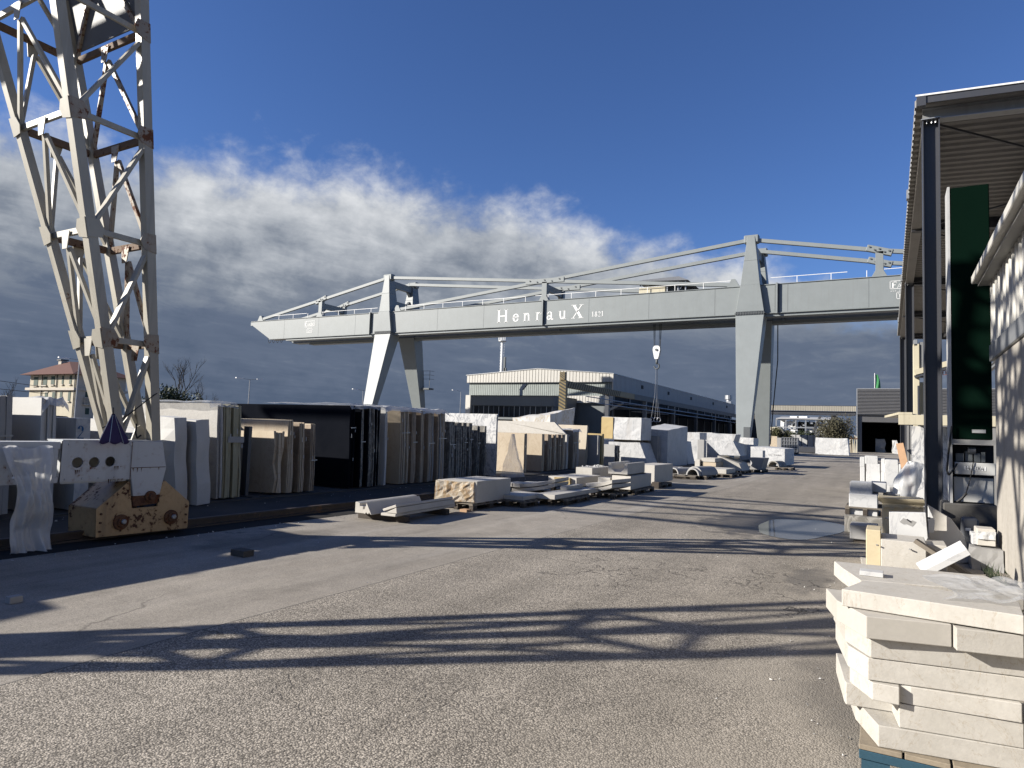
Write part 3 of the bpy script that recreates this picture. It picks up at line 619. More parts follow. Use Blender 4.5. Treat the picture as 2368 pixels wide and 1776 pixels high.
# lettering --------------------------------------------------------
GLY = {
 'H': [('r', .02, 0, .34, .035), ('r', .02, .965, .34, 1), ('r', .66, 0, .98, .035), ('r', .66, .965, .98, 1), ('r', .10, 0, .26, 1), ('r', .74, 0, .90, 1), ('r', .26, .46, .74, .54)],
 'e': [('a', .30, .31, .27, .31, 20, 340, .12), ('r', .06, .33, .56, .39)],
 'n': [('r', .0, 0, .25, .03), ('r', .07, 0, .19, .62), ('r', .0, .57, .10, .62), ('a', .33, .36, .20, .26, 0, 150, .12), ('r', .41, 0, .53, .38), ('r', .35, 0, .60, .03)],
 'r': [('r', .0, 0, .27, .03), ('r', .07, 0, .19, .62), ('r', .0, .57, .10, .62), ('a', .30, .42, .18, .20, 40, 150, .10), ('d', .40, .54, .07)],
 'a': [('r', .36, .06, .47, .46), ('a', .27, .44, .20, .18, 10, 165, .09), ('d', .10, .47, .055), ('a', .22, .17, .18, .17, 30, 350, .10), ('r', .40, 0, .58, .08)],
 'u': [('r', .07, .20, .19, .62), ('r', .0, .58, .12, .62), ('a', .28, .22, .19, .22, 180, 350, .11), ('r', .41, 0, .53, .62), ('r', .33, .58, .45, .62), ('r', .47, 0, .60, .04)],
 'X': [('p', [(.12, .98), (.34, .98), (.92, .02), (.70, .02)]), ('p', [(.80, .98), (.88, .98), (.20, .02), (.12, .02)]), ('r', .02, .965, .42, 1), ('r', .66, .965, .98, 1), ('r', .02, 0, .34, .035), ('r', .58, 0, 1.0, .035)],
 '1': [('r', .20, 0, .33, 1), ('r', .08, 0, .45, .05), ('p', [(.06, .86), (.06, .80), (.22, .86), (.22, 1.0)])],
 '8': [('a', .28, .75, .20, .24, 0, 360, .10), ('a', .28, .26, .25, .26, 0, 360, .11)],
 '2': [('a', .28, .72, .22, .27, -40, 170, .12), ('p', [(.06, .0), (.06, .08), (.38, .52), (.48, .56)]), ('r', .06, 0, .52, .10)],
 'F': [('r', .08, 0, .26, 1), ('r', .08, .9, .72, 1), ('r', .26, .46, .55, .56), ('r', .0, 0, .36, .05), ('r', .66, .74, .72, 1)],
 'A': [('p', [(.0, 0), (.1, 0), (.46, 1), (.40, 1)]), ('p', [(.40, 1), (.50, 1), (.92, 0), (.72, 0)]), ('r', .2, .3, .72, .38)],
 'E': [('r', .08, 0, .26, 1), ('r', .08, .9, .66, 1), ('r', .08, 0, .66, .1), ('r', .26, .46, .55, .56)],
 'D': [('r', .08, 0, .26, 1), ('a', .26, .5, .46, .5, -90, 90, .14)],
 'O': [('a', .42, .5, .40, .5, 0, 360, .15)],
 'T': [('r', .32, 0, .48, 1), ('r', .02, .9, .78, 1)], 'o': [('a', .27, .3, .25, .3, 0, 360, .12)], 't': [('r', .12, 0, .26, .85), ('r', .0, .58, .42, .66)],
 'w': [('p', [(0, .6), (.1, .6), (.24, 0), (.16, 0)]), ('p', [(.34, .6), (.28, .6), (.16, 0), (.24, 0)]), ('p', [(.3, .6), (.4, .6), (.54, 0), (.46, 0)]), ('p', [(.66, .6), (.60, .6), (.46, 0), (.54, 0)])],
 '4': [('r', .36, 0, .48, 1), ('p', [(.0, .32), (.36, 1), (.44, 1), (.1, .32)]), ('r', .0, .26, .62, .36)], '0': [('a', .28, .5, .26, .5, 0, 360, .11)],
 'f': [('r', .12, 0, .24, .8), ('a', .30, .78, .18, .2, 60, 180, .1), ('r', .0, .55, .40, .62)], 'd': [('a', .25, .3, .23, .3, 0, 360, .1), ('r', .40, 0, .5, 1)], '.': [('d', .08, .06, .06)],
 'l': [('r', .08, 0, .2, 1)], 'i': [('r', .08, 0, .2, .6), ('d', .14, .8, .07)], 'P': [('r', .08, 0, .26, 1), ('a', .28, .74, .34, .26, -90, 90, .13)],
 'L': [('r', .08, 0, .26, 1), ('r', .08, 0, .66, .1)], 'Z': [('r', .04, .9, .7, 1), ('r', .04, 0, .7, .1), ('p', [(.04, .1), (.2, .1), (.7, .9), (.54, .9)])], 'I': [('r', .1, 0, .26, 1)], 'N': [('r', .06, 0, .2, 1), ('r', .6, 0, .74, 1), ('p', [(.06, 1), (.22, 1), (.74, 0), (.58, 0)])],
 'G': [('a', .42, .5, .38, .5, 40, 340, .14), ('r', .5, .4, .82, .5), ('r', .7, .1, .82, .45)], 'R': [('r', .08, 0, .24, 1), ('a', .26, .74, .32, .26, -90, 90, .13), ('p', [(.3, .5), (.45, .5), (.75, 0), (.56, 0)])],
}
def glyph(m, ch, place, s):
    """place(x, z) -> point on the surface; flat letter shapes"""
    for g in GLY.get(ch, []):
        if g[0] == 'r': q = [(g[1], g[2]), (g[3], g[2]), (g[3], g[4]), (g[1], g[4])]; m.face([place(x*s, z*s) for x, z in q])
        elif g[0] == 'p': m.face([place(x*s, z*s) for x, z in g[1]])
        elif g[0] == 'd': m.face([place((g[1]+g[3]*cos(k*pi/5))*s, (g[2]+g[3]*sin(k*pi/5))*s) for k in range(10)])
        else:
            _, cx, cz, rx, rz, a0, a1, w = g; n = 14
            for k in range(n):
                t0, t1 = R(a0+(a1-a0)*k/n), R(a0+(a1-a0)*(k+1)/n)
                w0, w1 = (w*(.62+.65*abs(cos(t))) for t in (t0, t1))
                m.face([place((cx+rx*cos(t0))*s, (cz+rz*sin(t0))*s), place((cx+rx*cos(t1))*s, (cz+rz*sin(t1))*s), place((cx+(rx-w1)*cos(t1))*s, (cz+(rz-w1*.7)*sin(t1))*s), place((cx+(rx-w0)*cos(t0))*s, (cz+(rz-w0*.7)*sin(t0))*s)])
def write(txt, x, z, s, y, adv, parent, m='sign_white', name='letter', xs=1.0):
    for ch, dx in zip(txt, adv):
        b = MB(); glyph(b, ch, lambda gx, gz: (x+dx+gx*xs, y, z+gz), s)
        if b.f: b.build(name, m, parent)
gird0 = [o for o in gc.children if o.name.startswith('girder')][0]
xa = [-36.0, -34.12, -32.83, -31.38, -30.18, -28.80, -27.45]
write('HenrauX', 0, 12.93, 1.36, YF-.012, xa, gird0)
write('1821', 0, 12.98, .52, YF-.012, [-25.25, -24.92, -24.58, -24.25], gird0)
for x0, flip in ((-64.3, 1), (.12, 1)):
    m = MB()
    for a in ((0, 0, 1.85, .04), (0, .62, 1.85, .66), (0, 0, .04, .66), (1.81, 0, 1.85, .66)): m.face([(x0+a[0], YF-.012, 13.84+a[1]), (x0+a[2], YF-.012, 13.84+a[1]), (x0+a[2], YF-.012, 13.84+a[3]), (x0+a[0], YF-.012, 13.84+a[3])])
    x1 = x0+.45
    for a in ((0, 0, 1.0, .04), (0, .52, 1.0, .56), (0, 0, .04, .56), (.96, 0, 1.0, .56)): m.face([(x1+a[0], YF-.012, 13.03+a[1]), (x1+a[2], YF-.012, 13.03+a[1]), (x1+a[2], YF-.012, 13.03+a[3]), (x1+a[0], YF-.012, 13.03+a[3])])
    m.build('sign_frame', 'sign_white', gird0)
    write('F', x0+.12, 13.90, .52, YF-.012, [0], gird0, name='sign_letter'); write('AEDO', x0+.50, 13.90, .36, YF-.012, [0, .34, .62, .92], gird0, name='sign_letter')
    write('www.faedo.it', x0+.05, 13.62, .16, YF-.012, [k*.145 for k in range(12)], gird0, name='sign_letter')
    write('Ton', x0+.55, 13.13, .32, YF-.012, [0, .25, .42], gird0, name='sign_letter'); write('40', x0+1.08, 13.13, .32, YF-.012, [0, .18], gird0, name='sign_letter')

# ---------------------------------------------------------------- old lattice crane in the foreground
LC = empty('lattice_crane', (-8.9, 5.4, 0), 'old cream white lattice crane leg with rusty joints on a rail bogie', 'crane')
ZL = [1.30, 2.60, 3.96, 5.38, 6.80, 8.25, 9.7]
def leg_nodes(mir):
    out = []
    for z in ZL:
        t = z-1.33
        ys_, yn = 5.14-.215*t, 5.63-.105*t
        if z == 1.30: ys_, yn = 5.14, 5.63
        xe, xw = -8.80, -9.06-.25*t
        if mir: ys_, yn = 4.75-ys_, 4.75-yn
        out.append(((xw, ys_, z), (xe, ys_, z), (xe, yn, z), (xw, yn, z)))     # west-south, east-south, east-north, west-north
    return out
rngc = random.Random(3)
def mb(a, b, w, h, name, m, up=(0, 0, 1), ins=0.0, parent=LC):
    a, b = V(a), V(b); d = (b-a).normalized()
    return MB().beam(a+d*ins, b-d*ins, w, h, up).build(name, m, parent, bevel=.004)
for mir in (False, True):
    nd = leg_nodes(mir); sgn = -1 if mir else 1
    for c in range(4):
        for k in range(len(nd)-1):
            w = .135 if c in (1, 2) else .115
            mb(nd[k][c], nd[k+1][c], w*.92, w, 'chord', 'old_paint', up=(1, 0, 0))
    for k in range(len(nd)):
        ws, es, en, wn = [V(p) for p in nd[k]]
        if k > 0:
            mb(ws, es, .045, .085, 'strut', 'old_paint', ins=.06)
            mb(es, en, .04, .075, 'strut', 'old_paint', ins=.06)
            mb(en, wn, .05, .10, 'strut', 'strut_rust', ins=.06); mb(wn, ws, .05, .10, 'strut', 'strut_rust', ins=.06)
            # gusset plates at the corners
            for p, q, r_ in ((es, ws, 0), (es, en, 1), (en, es, 2), (ws, es, 3)):
                d = (q-p).normalized(); L_ = min(.15, (q-p).length*.28); up = (V(nd[k-1][1 if p == es else (2 if p == en else 0)])-p).normalized()
                nrm = d.cross(up).normalized(); off = nrm*.064
                if off.x < 0 and abs(off.x) > abs(off.y): off = -off
                if abs(off.y) >= abs(off.x) and off.y*sgn > 0: off = -off
                a0 = p - d*.066 + off
                pl = [a0 + up*.12, a0 - up*.14, a0 + d*(L_*.7+.07) - up*.13, a0 + d*(L_+.07) - up*.02, a0 + d*(L_*.7+.07) + up*.09]
                MB().prism(pl, off.normalized()*.012).build('gusset', 'old_paint_rusty' if (r_ == 2 or (r_ == 1 and k % 2)) else 'old_paint', LC)
        if k < len(nd)-1:
            ws1, es1, en1, wn1 = [V(p) for p in nd[k+1]]
            mb(es+V((0, .03*sgn, .05)), en1-V((0, .02*sgn, .12)), .045, .10, 'diagonal', 'old_paint', up=(1, 0, 0), ins=.05)
            for (a, b, a1, b1, m_) in ((ws, es, ws1, es1, 'old_paint'), (en, wn, en1, wn1, 'old_paint_rusty'), (wn, ws, wn1, ws1, 'old_paint')):
                mid = (a1+b1)/2-V((0, 0, .03))
                nrm = (b1-a1).cross(V((0, 0, 1))).normalized()
                if nrm.y*sgn > 0 and abs(nrm.y) > abs(nrm.x): nrm = -nrm
                if k > 0 or m_ != 'old_paint_rusty':
                    mb(mid-V((0, 0, .12)), a, .045, .065, 'diagonal', m_, up=(1, 0, 0), ins=.05); mb(mid-V((0, 0, .12)), b, .045, .065, 'diagonal', m_, up=(1, 0, 0), ins=.05)
                d = (b1-a1).normalized(); o = mid+nrm*.035
                MB().prism([o-d*.09+V((0, 0, .04)), o+d*.09+V((0, 0, .04)), o+d*.06-V((0, 0, .19)), o-d*.045-V((0, 0, .19))], nrm*.012).build('gusset', m_, LC)
    # rear bracing between the middle of the strut and the chord, seen through the leg
nd = leg_nodes(False)
a, b, c, d = V(nd[4][2]), V(nd[4][3]), V(nd[5][3]), V(nd[5][2])
MB().prism([a+(b-a)*.06+V((0, 0, .14)), b+V((0, 0, .14)), c, d], (0, .02, 0)).build('sheet_panel', 'bluegrey_panel', LC)
# end beam joining the two legs low down
XF = -8.74
eb = MB()
eb.box(XF-.34, XF, 1.2, 4.42, 1.19, 1.275); eb.box(XF-.34, XF, 1.2, 4.42, .78, .85)
for y0, y1 in ((1.2, 1.45), (2.4, 2.62), (3.55, 3.93), (4.27, 4.40)): eb.box(XF-.02, XF, y0, y1, .85, 1.19)
for y0, y1 in ((2.45, 2.55), (3.6, 3.7), (4.3, 4.38)): eb.box(XF-.34, XF-.32, y0, y1, .85, 1.19)
eb.build('end_beam', 'beam_paint', LC, bevel=.004)
def plate_with_holes(y0, y1, z0, z1, holes, x, th, name, m):
    """flat plate with round openings: each cell of a strip is filled round its circle"""
    b = MB(); cuts = [y0]+[(holes[i][0]+holes[i+1][0])/2 for i in range(len(holes)-1)]+[holes[-1][0]+(holes[-1][0]-holes[-2][0])/2]
    n = 24
    for (hy, hz, r), a, c in zip(holes, cuts, cuts[1:]):
        for k in range(n):
            t0, t1 = 2*pi*k/n, 2*pi*(k+1)/n
            def out_(t):
                dy, dz = cos(t), sin(t); s = min(((c-hy)/dy if dy > 1e-6 else (a-hy)/dy if dy < -1e-6 else 9), ((z1-hz)/dz if dz > 1e-6 else (z0-hz)/dz if dz < -1e-6 else 9))
                return (hy+dy*s, hz+dz*s)
            i0, i1, o0, o1 = (hy+r*cos(t0), hz+r*sin(t0)), (hy+r*cos(t1), hz+r*sin(t1)), out_(t0), out_(t1)
            q = [i0, o0]
            for cy_ in (a, c):
                for cz_ in (z0, z1):
                    tt = math.atan2(cz_-hz, cy_-hy) % (2*pi)
                    if t0 < tt < t1: q.append((cy_, cz_))
            q += [o1, i1]
            b.face([(x, u, w) for u, w in q]); b.face([(x-th, u, w) for u, w in reversed(q)])
            b.face([(x, *i0), (x, *i1), (x-th, *i1), (x-th, *i0)])
    b.box(x-th, x, cuts[-1], y1, z0, z1)
    b.box(x-.36, x-th, y0, y0+.02, z0, z1)
    return b.build(name, m, LC)
plate_with_holes(4.44, 5.72, .785, 1.285, [(4.63, 1.02, .065), (4.83, 1.02, .065), (5.03, 1.025, .065)], XF, .02, 'end_plate', 'beam_paint')
b = MB(); b.box(XF-.36, XF, 4.44, 5.72, 1.287, 1.30); b.box(XF-.36, XF-.02, 4.46, 5.26, .765, .783); b.box(XF-.36, XF-.34, 4.44, 5.72, .785, 1.285); b.build('end_beam_flange', 'beam_paint', LC)
b = MB(); b.prism([(XF-.30, 5.72, 1.285), (XF-.30, 5.80, .93), (XF-.30, 5.73, .56), (XF-.30, 5.36, .56), (XF-.30, 5.29, .94), (XF-.30, 5.29, 1.285)], (.30+.012, 0, 0)); b.build('pin_bracket', 'beam_paint', LC, bevel=.006)
b = MB(); b.prism([(XF-.28, 5.735, .558), (XF-.28, 5.70, .44), (XF-.28, 5.37, .42), (XF-.28, 5.355, .558)], (.28+.008, 0, 0)); b.build('bracket_foot', 'rust', LC, bevel=.006)
b = MB(); b.cyl((XF-.4, 5.59, .545), (XF+.05, 5.59, .545), .075, 20); b.cyl((XF+.05, 5.59, .545), (XF+.09, 5.59, .545), .045, 16); b.build('pin', 'rust', LC, bevel=.006)
b = MB()
for k in range(5): b.cyl((XF, 4.52+k*.19, 1.245), (XF+.014, 4.52+k*.19, 1.245), .016, 8)
for y, z in ((4.50, .82), (4.70, .82), (4.9, .82), (5.1, .82), (3.6, 1.1), (3.66, .95), (3.6, .9), (3.85, 1.15)): b.cyl((XF, y, z), (XF+.012, y, z), .014, 8)
b.build('beam_bolts', 'beam_paint', LC, kind='stuff')
for mir in (False, True):
    def my(y): return 4.75-y if mir else y
    b = MB(); out = [(4.92, .07), (6.19, .055), (6.19, .41), (5.82, .73), (5.76, .73), (5.72, .40), (5.36, .40), (5.31, .745), (5.28, .745), (4.90, .42)]
    for xo in (XF-.012, XF-.62): b.prism([(xo-.02, my(y), z) for y, z in out], (.03, 0, 0))
    bog = b.build('bogie', 'bogie_paint', LC)
    b = MB()
    for (ya, za), (yb, zb), mm in (((4.90, .42), (5.29, .745), 0), ((5.80, .73), (6.19, .41), 0), ((4.92, .07), (4.90, .42), 1), ((6.19, .055), (6.19, .41), 1)):
        b.hexa([(XF-.62, my(ya), za), (XF-.01, my(ya), za), (XF-.01, my(yb), zb), (XF-.62, my(yb), zb), (XF-.62, my(ya)+.01, za+.015), (XF-.01, my(ya)+.01, za+.015), (XF-.01, my(yb)+.01, zb+.015), (XF-.62, my(yb)+.01, zb+.015)])
    b.build('bogie_cover', 'bogie_paint', bog, kind='stuff')
    for yh in (5.22, 5.92):
        w = MB(); w.cyl((XF-.42, my(yh), .235), (XF-.16, my(yh), .235), .215, 24); w.cyl((XF-.45, my(yh), .235), (XF-.40, my(yh), .235), .245, 24); w.build('wheel', 'rail_steel', bog)
        h = MB(); h.cyl((XF-.02, my(yh), .235), (XF+.03, my(yh), .235), .10, 20); h.cyl((XF+.03, my(yh), .235), (XF+.055, my(yh), .235), .062, 18); hb_ = h.build('hub', 'rust', bog, bevel=.006)
        h = MB(); h.cyl((XF+.055, my(yh)+.005, .245), (XF+.085, my(yh)+.005, .245), .032, 12); h.build('hub_cap', 'chrome', hb_, bevel=.006)
    b = MB()
    for z in (.14, .25, .36):
        for y in (4.96, 6.15): b.cyl((XF, my(y), z), (XF+.02, my(y), z), .014, 8)
    b.build('bogie_bolts', 'rust', bog, kind='stuff')
# truss bridge carried by the legs, out of the picture overhead
def truss(y0, z0, z1, x0, x1):
    for z in (z0, z1): mb((x0, y0, z), (x1, y0, z), .17, .17, 'bridge_chord', 'old_paint', up=(0, 1, 0))
    n = 22; dx = (x1-x0)/n
    for k in range(n): mb((x0+k*dx, y0, z0 if k % 2 else z1), (x0+(k+1)*dx, y0, z1 if k % 2 else z0), .10, .10, 'bridge_diagonal', 'old_paint', up=(0, 1, 0))
for k in range(7):      # unseen bracing added between the legs to dapple the right wall with shade
    ya, yb = (3.75, .95) if k % 2 else (.95, 3.75)
    mb((-9.3, ya, 7.0+k*.2), (-9.3, yb, 7.4+k*.2), .08, .10, 'dapple_brace', 'old_paint', up=(1, 0, 0))
for y in (1.5, 1.9, 2.6, 3.1): mb((-9.35, y, 7.2), (-9.5, y+.15, 8.4), .07, .09, 'dapple_post', 'old_paint', up=(1, 0, 0))
mb((-9.35, .9, 7.2), (-9.35, 3.7, 7.2), .12, .14, 'dapple_beam', 'old_paint')
truss(4.0, 8.45, 10.1, -30, 24); truss(.75, 8.45, 10.1, -30, 24)
for x in range(-28, 24, 5): mb((x, .75, 8.45), (x, 4.0, 8.45), .10, .10, 'bridge_strut', 'old_paint')
b = MB(); rr = random.Random(12)
for y0, y1, z in ((5.08, 5.18, .965), (5.02, 5.12, .80), (5.14, 5.25, .80), (5.32, 5.70, .935), (4.6, 4.66, .93), (4.0, 4.3, .84)):
    for _ in range(9):
        y = rr.uniform(y0, y1); h = rr.uniform(.015, .07); w = rr.uniform(.002, .006); xo = XF+.0145 if y > 5.285 else XF+.0015
        b.face([(xo, y-w, z), (xo, y+w, z), (xo, y+w*.2, z-h), (xo, y-w*.2, z-h)])
b.build('rust_runs', 'rust', LC, kind='stuff')
b = MB(); b.box(XF+.0125, XF+.016, 5.30, 5.785, .932, .940); b.box(XF+.0125, XF+.016, 5.293, 5.30, .56, 1.28); b.build('weld_seam', 'rust', LC)
# cable, rope end and hose hanging at the foot of the leg
b = MB(); b.tube([(XF+.03, 5.32, 1.52), (XF+.04, 5.31, 1.40), (XF+.05, 5.33, 1.33), (XF+.05, 5.38, 1.37)], .012, 6); b.tube([(XF-.1, 4.95, 1.45), (XF, 5.2, 1.62), (XF+.02, 5.52, 1.90), (XF, 5.6, 1.95)], .008, 5); b.build('loose_cable', 'rubber', LC)
b = MB(); b.prism([(-8.95, 5.40, 1.30), (-8.95, 5.58, 1.30), (-8.95, 5.56, 1.46), (-8.95, 5.51, 1.50), (-8.95, 5.45, 1.46)], (.02, 0, 0)); b.build('foot_plate', 'old_paint', LC)
# purple umbrella hung on the end beam
U = V((-8.70, 4.98, 1.30))
def umb(u, v):
    a = -0.9+u*1.8; w = .02+.20*v; fold = 1+.10*cos(u*pi*6)
    return U+V((.05*cos(a)*fold*v+.03, w*sin(a)*1.15+.02*v, .34-.36*v-.03*v*abs(sin(u*pi*3))))
um = MB().grid(umb, 24, 10); uo = um.build('folded_umbrella', 'purple_cloth', smooth=True, solid=.004, label='dark purple folded umbrella resting on the old crane end beam', cat='umbrella', loc=U)
b = MB(); b.cyl(U+V((.04, .0, .32)), U+V((.04, -.01, .42)), .008, 6); b.build('tip', 'rubber', uo)
b = MB()
for u in (0.0, .33, .75): b.tube([umb(u, .05)+V((.01, 0, 0)), umb(u, 1.0)+V((.012, 0, 0))], .004, 5)
b.build('rib', 'chrome', uo)
# plastic sheet hanging over the end beam
def sheet(u, v):
    y = 4.04+ (u-.5)*(.52-.17*math.exp(-((v-.40)/.2)**2)- .08*v) + .14*v - .02
    z = 1.22 - 1.24*v + .02*sin(u*9)*(1-v)
    fold = .03*sin(u*14+v*5+2*sin(v*4))+.02*sin(u*31-v*9)+.12*noise.noise(V((u*3.5, v*3, 1)))+.05*noise.noise(V((u*9+v*4, v*6, 5)))
    x = XF+.10+.10*sin(pi*min(1, v*1.3))+fold*(.4+v*.6)
    return V((x, y, max(.012, z)))
MB().grid(sheet, 60, 70).build('plastic_sheet', 'film_thick', smooth=True, label='translucent plastic sheet hanging from the old crane end beam to the ground', cat='plastic sheet')
def sheet2(u, v):
    return V((XF-.10+.05*sin(u*8+v*4)+.05*noise.noise(V((u*4, v*4, 7))), 3.65+u*.62+.05*sin(v*6), 1.16+.10*sin(u*3)-.22*v))
MB().grid(sheet2, 30, 16).build('plastic_bundle', 'film', smooth=True, label='crumpled clear plastic stuffed through the opening of the end beam', cat='plastic sheet')
# yellow warning disc seen through the holes
b = MB(); b.cyl((-9.02, 4.60, 1.0), (-9.0, 4.60, 1.0), .09, 20); b.build('warning_disc', 'yellow_paint', LC)

# ---------------------------------------------------------------- standing slabs
rs = random.Random(21)
def slab(parent, base, L, Hh, T, y, m, rag=.012, name='slab', slope=0.0, seed=None, zb=0.0, cut=0.0):
    """one upright slab: ragged outline in the XZ plane, thickness T along Y; its end faces +X at x=0"""
    r = random.Random(seed if seed is not None else rs.random()); j = lambda s=1: r.uniform(-rag, rag)*s
    pts = [(-L, zb), (-L*.5, zb), (-.02, zb+abs(j()))]
    for k in range(1, 4): pts.append((j(), zb+(Hh-zb)*k/4))
    pts.append((-.0+j(), Hh+j(.5)-cut))
    if cut: pts.append((-cut*1.1, Hh))
    for k in range(1, 4): pts.append((-L*k/4, Hh-slope*k/4+j(.5)))
    pts.append((-L, Hh-slope))
    b = MB(); B = V(base); b.prism([B+V((x, y, z)) for x, z in pts], (0, T, 0))
    return b.build(name, m, parent)
def bundle(x, y0, y1, Hh, n, m, label, L=2.9, lean=2.5, rag=.015, gap=.004, hv=.02, xv=.03, group='slab bundles in the long row', cut=0.0, slope=0.0, skid=True):
    o = empty('slab_bundle', (x, y0, 0), label, 'stone slabs', group); tt = (y1-y0)/n
    for k in range(n):
        h = Hh-rs.uniform(0, hv)-(rs.random() < .15)*hv
        slab(o, (x+rs.uniform(-xv, xv), y0, 0), L+rs.uniform(-.1, .1), h, tt-gap, k*tt, m if not isinstance(m, (list, tuple)) else m[k % len(m)], rag, zb=.06, cut=cut, slope=slope)
    for k in range(n):
        if rs.random() < .28:
            zz2 = rs.uniform(.7, Hh-.3); yk = y0+k*tt+tt*.15; w2 = min(tt*.7, .07)
            bx(x+xv+.014, x+xv+.017, yk, yk+w2, zz2, zz2+rs.uniform(.05, .11)).build('paper_label', 'light_grey', o)
    if n > 3 and rs.random() < .6:
        zz2 = Hh*rs.uniform(.45, .75); bx(x+xv+.014, x+xv+.020, y0-.004, y1+.002, zz2, zz2+.022).build('strap', 'galv', o)
    if skid:
        for xx in (-.35, -L*.75): bx(x+xx-.06, x+xx+.06, y0, y1, 0, .058).build('skid', 'wood_dark', o)
    o.rotation_euler.x = R(lean)
    return o
X0 = -11.5
def Yx(px): return atX(px, 1158-.0814*(px-519), X0).y
def zx(px, py, x=X0): return atX(px, py, x).z
T = bundle
# out of the picture to the left: stacked blocks that throw the long shadow
stk = [(-8.6, -6.2, 2.9), (-5.9, -3.6, 2.75), (-3.3, -1.1, 3.0), (-.8, 1.15, 2.75), (1.75, 3.6, 2.45)]
for k, (a, b_, h) in enumerate(stk):
    rough_hexa(box8(-14.2, -11.6, a, b_, 0, h), (6, 4, 5), .10, 60+k).build('marble_block', 'marble', label='tall rough white marble block beside the rail, %s' % ('farthest behind the camera', 'second from the rear', 'middle one of the row', 'second from the lattice crane', 'nearest the lattice crane')[k], cat='marble block', group='tall blocks beyond the left edge')
T(X0, 4.62, 5.17, 1.84, 7, 'grey_slab', 'grey slab bundle at the far left edge, first in the row')
wb = T(X0, 5.55, 5.80, 1.86, 7, 'white_slab', 'narrow pale slab bundle wrapped in plastic at its top')
def wrap(x, y0, y1, z, L, seed, drop=.16, h=.10, amp=.05):
    def f(u, v):
        yy = y0-.03+(y1-y0+.06)*v; xx = x+.06-L*u
        e = max(0, 1-min(v, 1-v)*7)
        q = V((xx*2.3, yy*5, seed))
        return V((xx+.02*noise.noise(q*3), yy-(.04 if v < .01 else -.04 if v > .99 else 0), z+h*.45*noise.noise(q*.8)+amp*.4*noise.noise(q*2.3)+.025-drop*(e*(.6+.4*noise.noise(V((u*9, v, seed)))))-(.12 if u < .02 else 0)))
    return MB().grid(f, 36, 12)
wrap(X0, 5.55, 5.80, 1.86, 1.3, 3, .22, .16, .08).build('plastic_wrap', 'film_thick', smooth=True, label='crumpled plastic tied over the narrow pale slab bundle', cat='plastic sheet')
b3 = T(X0, 6.09, 6.33, 1.57, 2, 'marble_cut', 'two thick grey white slabs marked with a blue 2', rag=.008, skid=False)
m = MB(); glyph(m, '2', lambda gx, gz: (X0+.034, 6.115-.03*1.2+gx+.0, 1.22+gz), .22); m.build('painted_number', 'blue_mark', b3)
T(X0-.1, 6.62, 6.86, 1.55, 3, 'white_slab', 'pale slab bundle just behind the bogie')
T(X0-.1, 7.15, 7.42, 1.42, 3, 'marble_cut', 'low white slab bundle hidden behind the lattice leg')
# slabs lying flat behind the first bundles
b = rough_hexa(box8(-15.8, -13.3, 9.0, 11.0, 0, 1.62), (6, 5, 4), .04, 5); b.build('flat_slab_pile', 'marble', label='flat pile of white slabs behind the lattice leg', cat='stone slabs')
def thick(x, y0, y1, h, seed, label, m='white_slab'):
    o = empty('thick_slab', (x, y0, 0), label, 'stone slab', 'thick pale slabs beside the bogie')
    rough_hexa(box8(x-2.6, x, y0, y1, 0.02, h), (8, 2, 8), .03, seed, 2.2).build('slab', m, o); o.rotation_euler.x = R(4.5); return o
thick(-11.3, 7.72, 7.96, 1.63, 31, 'thick pale slab nearest the bogie with a worn edge')
thick(-11.15, 8.06, 8.34, 1.60, 32, 'thick pale slab second from the bogie with a broken edge')
T(X0, 8.76, 8.86, 1.94, 2, 'granite', 'tall speckled grey granite slabs in front of olive bundles', L=3.2, lean=3.5)
T(X0+.02, 8.87, 9.04, 1.93, 5, 'olive_slab', 'olive tinted slab bundle next to the granite, first of two', lean=3.0)
T(X0+.02, 9.09, 9.28, 1.92, 5, 'olive_slab', 'olive tinted slab bundle farther from the bogie, second of two', lean=3.0)
for k, z in ((0, 1.05),):
    bx(X0+.035, X0+.05, 8.88, 9.26, 1.17, 1.29).build('paper_label', 'grey_slab', label='faded paper label on the olive slab edges', cat='label')
wrap(X0, 8.5, 9.0, 1.96, 2.6, 8, .05, .05, .03).build('plastic_cover', 'film', smooth=True, label='clear plastic lying over the granite and olive slabs', cat='plastic sheet')
T(X0, 10.50, 10.67, 1.67, 6, 'beige_slab', 'cream beige slab bundle with sunlit broad face, first of three')
T(X0, 10.83, 11.00, 1.62, 6, ['brown_slab', 'beige_slab'], 'cream beige slab bundle, middle of three before the black slabs')
T(X0, 11.16, 11.33, 1.61, 6, ['brown_slab', 'beige_slab'], 'cream beige slab bundle touching the black slabs, third of three')
T(X0-.02, 10.16, 10.36, 1.42, 3, 'beige_slab', 'low beige slab group with a rough brown end', L=1.5, rag=.05)
o = empty('slab_post', (X0-.3, 9.66, 0), 'dark steel post standing before the beige slabs', 'post')
bx(X0-.42, X0-.26, 9.62, 9.70, 0, 1.50).build('upright', 'dark_steel', o); bx(X0-.9, X0+.05, 9.55, 9.77, 0, .05).build('foot', 'dark_steel', o)
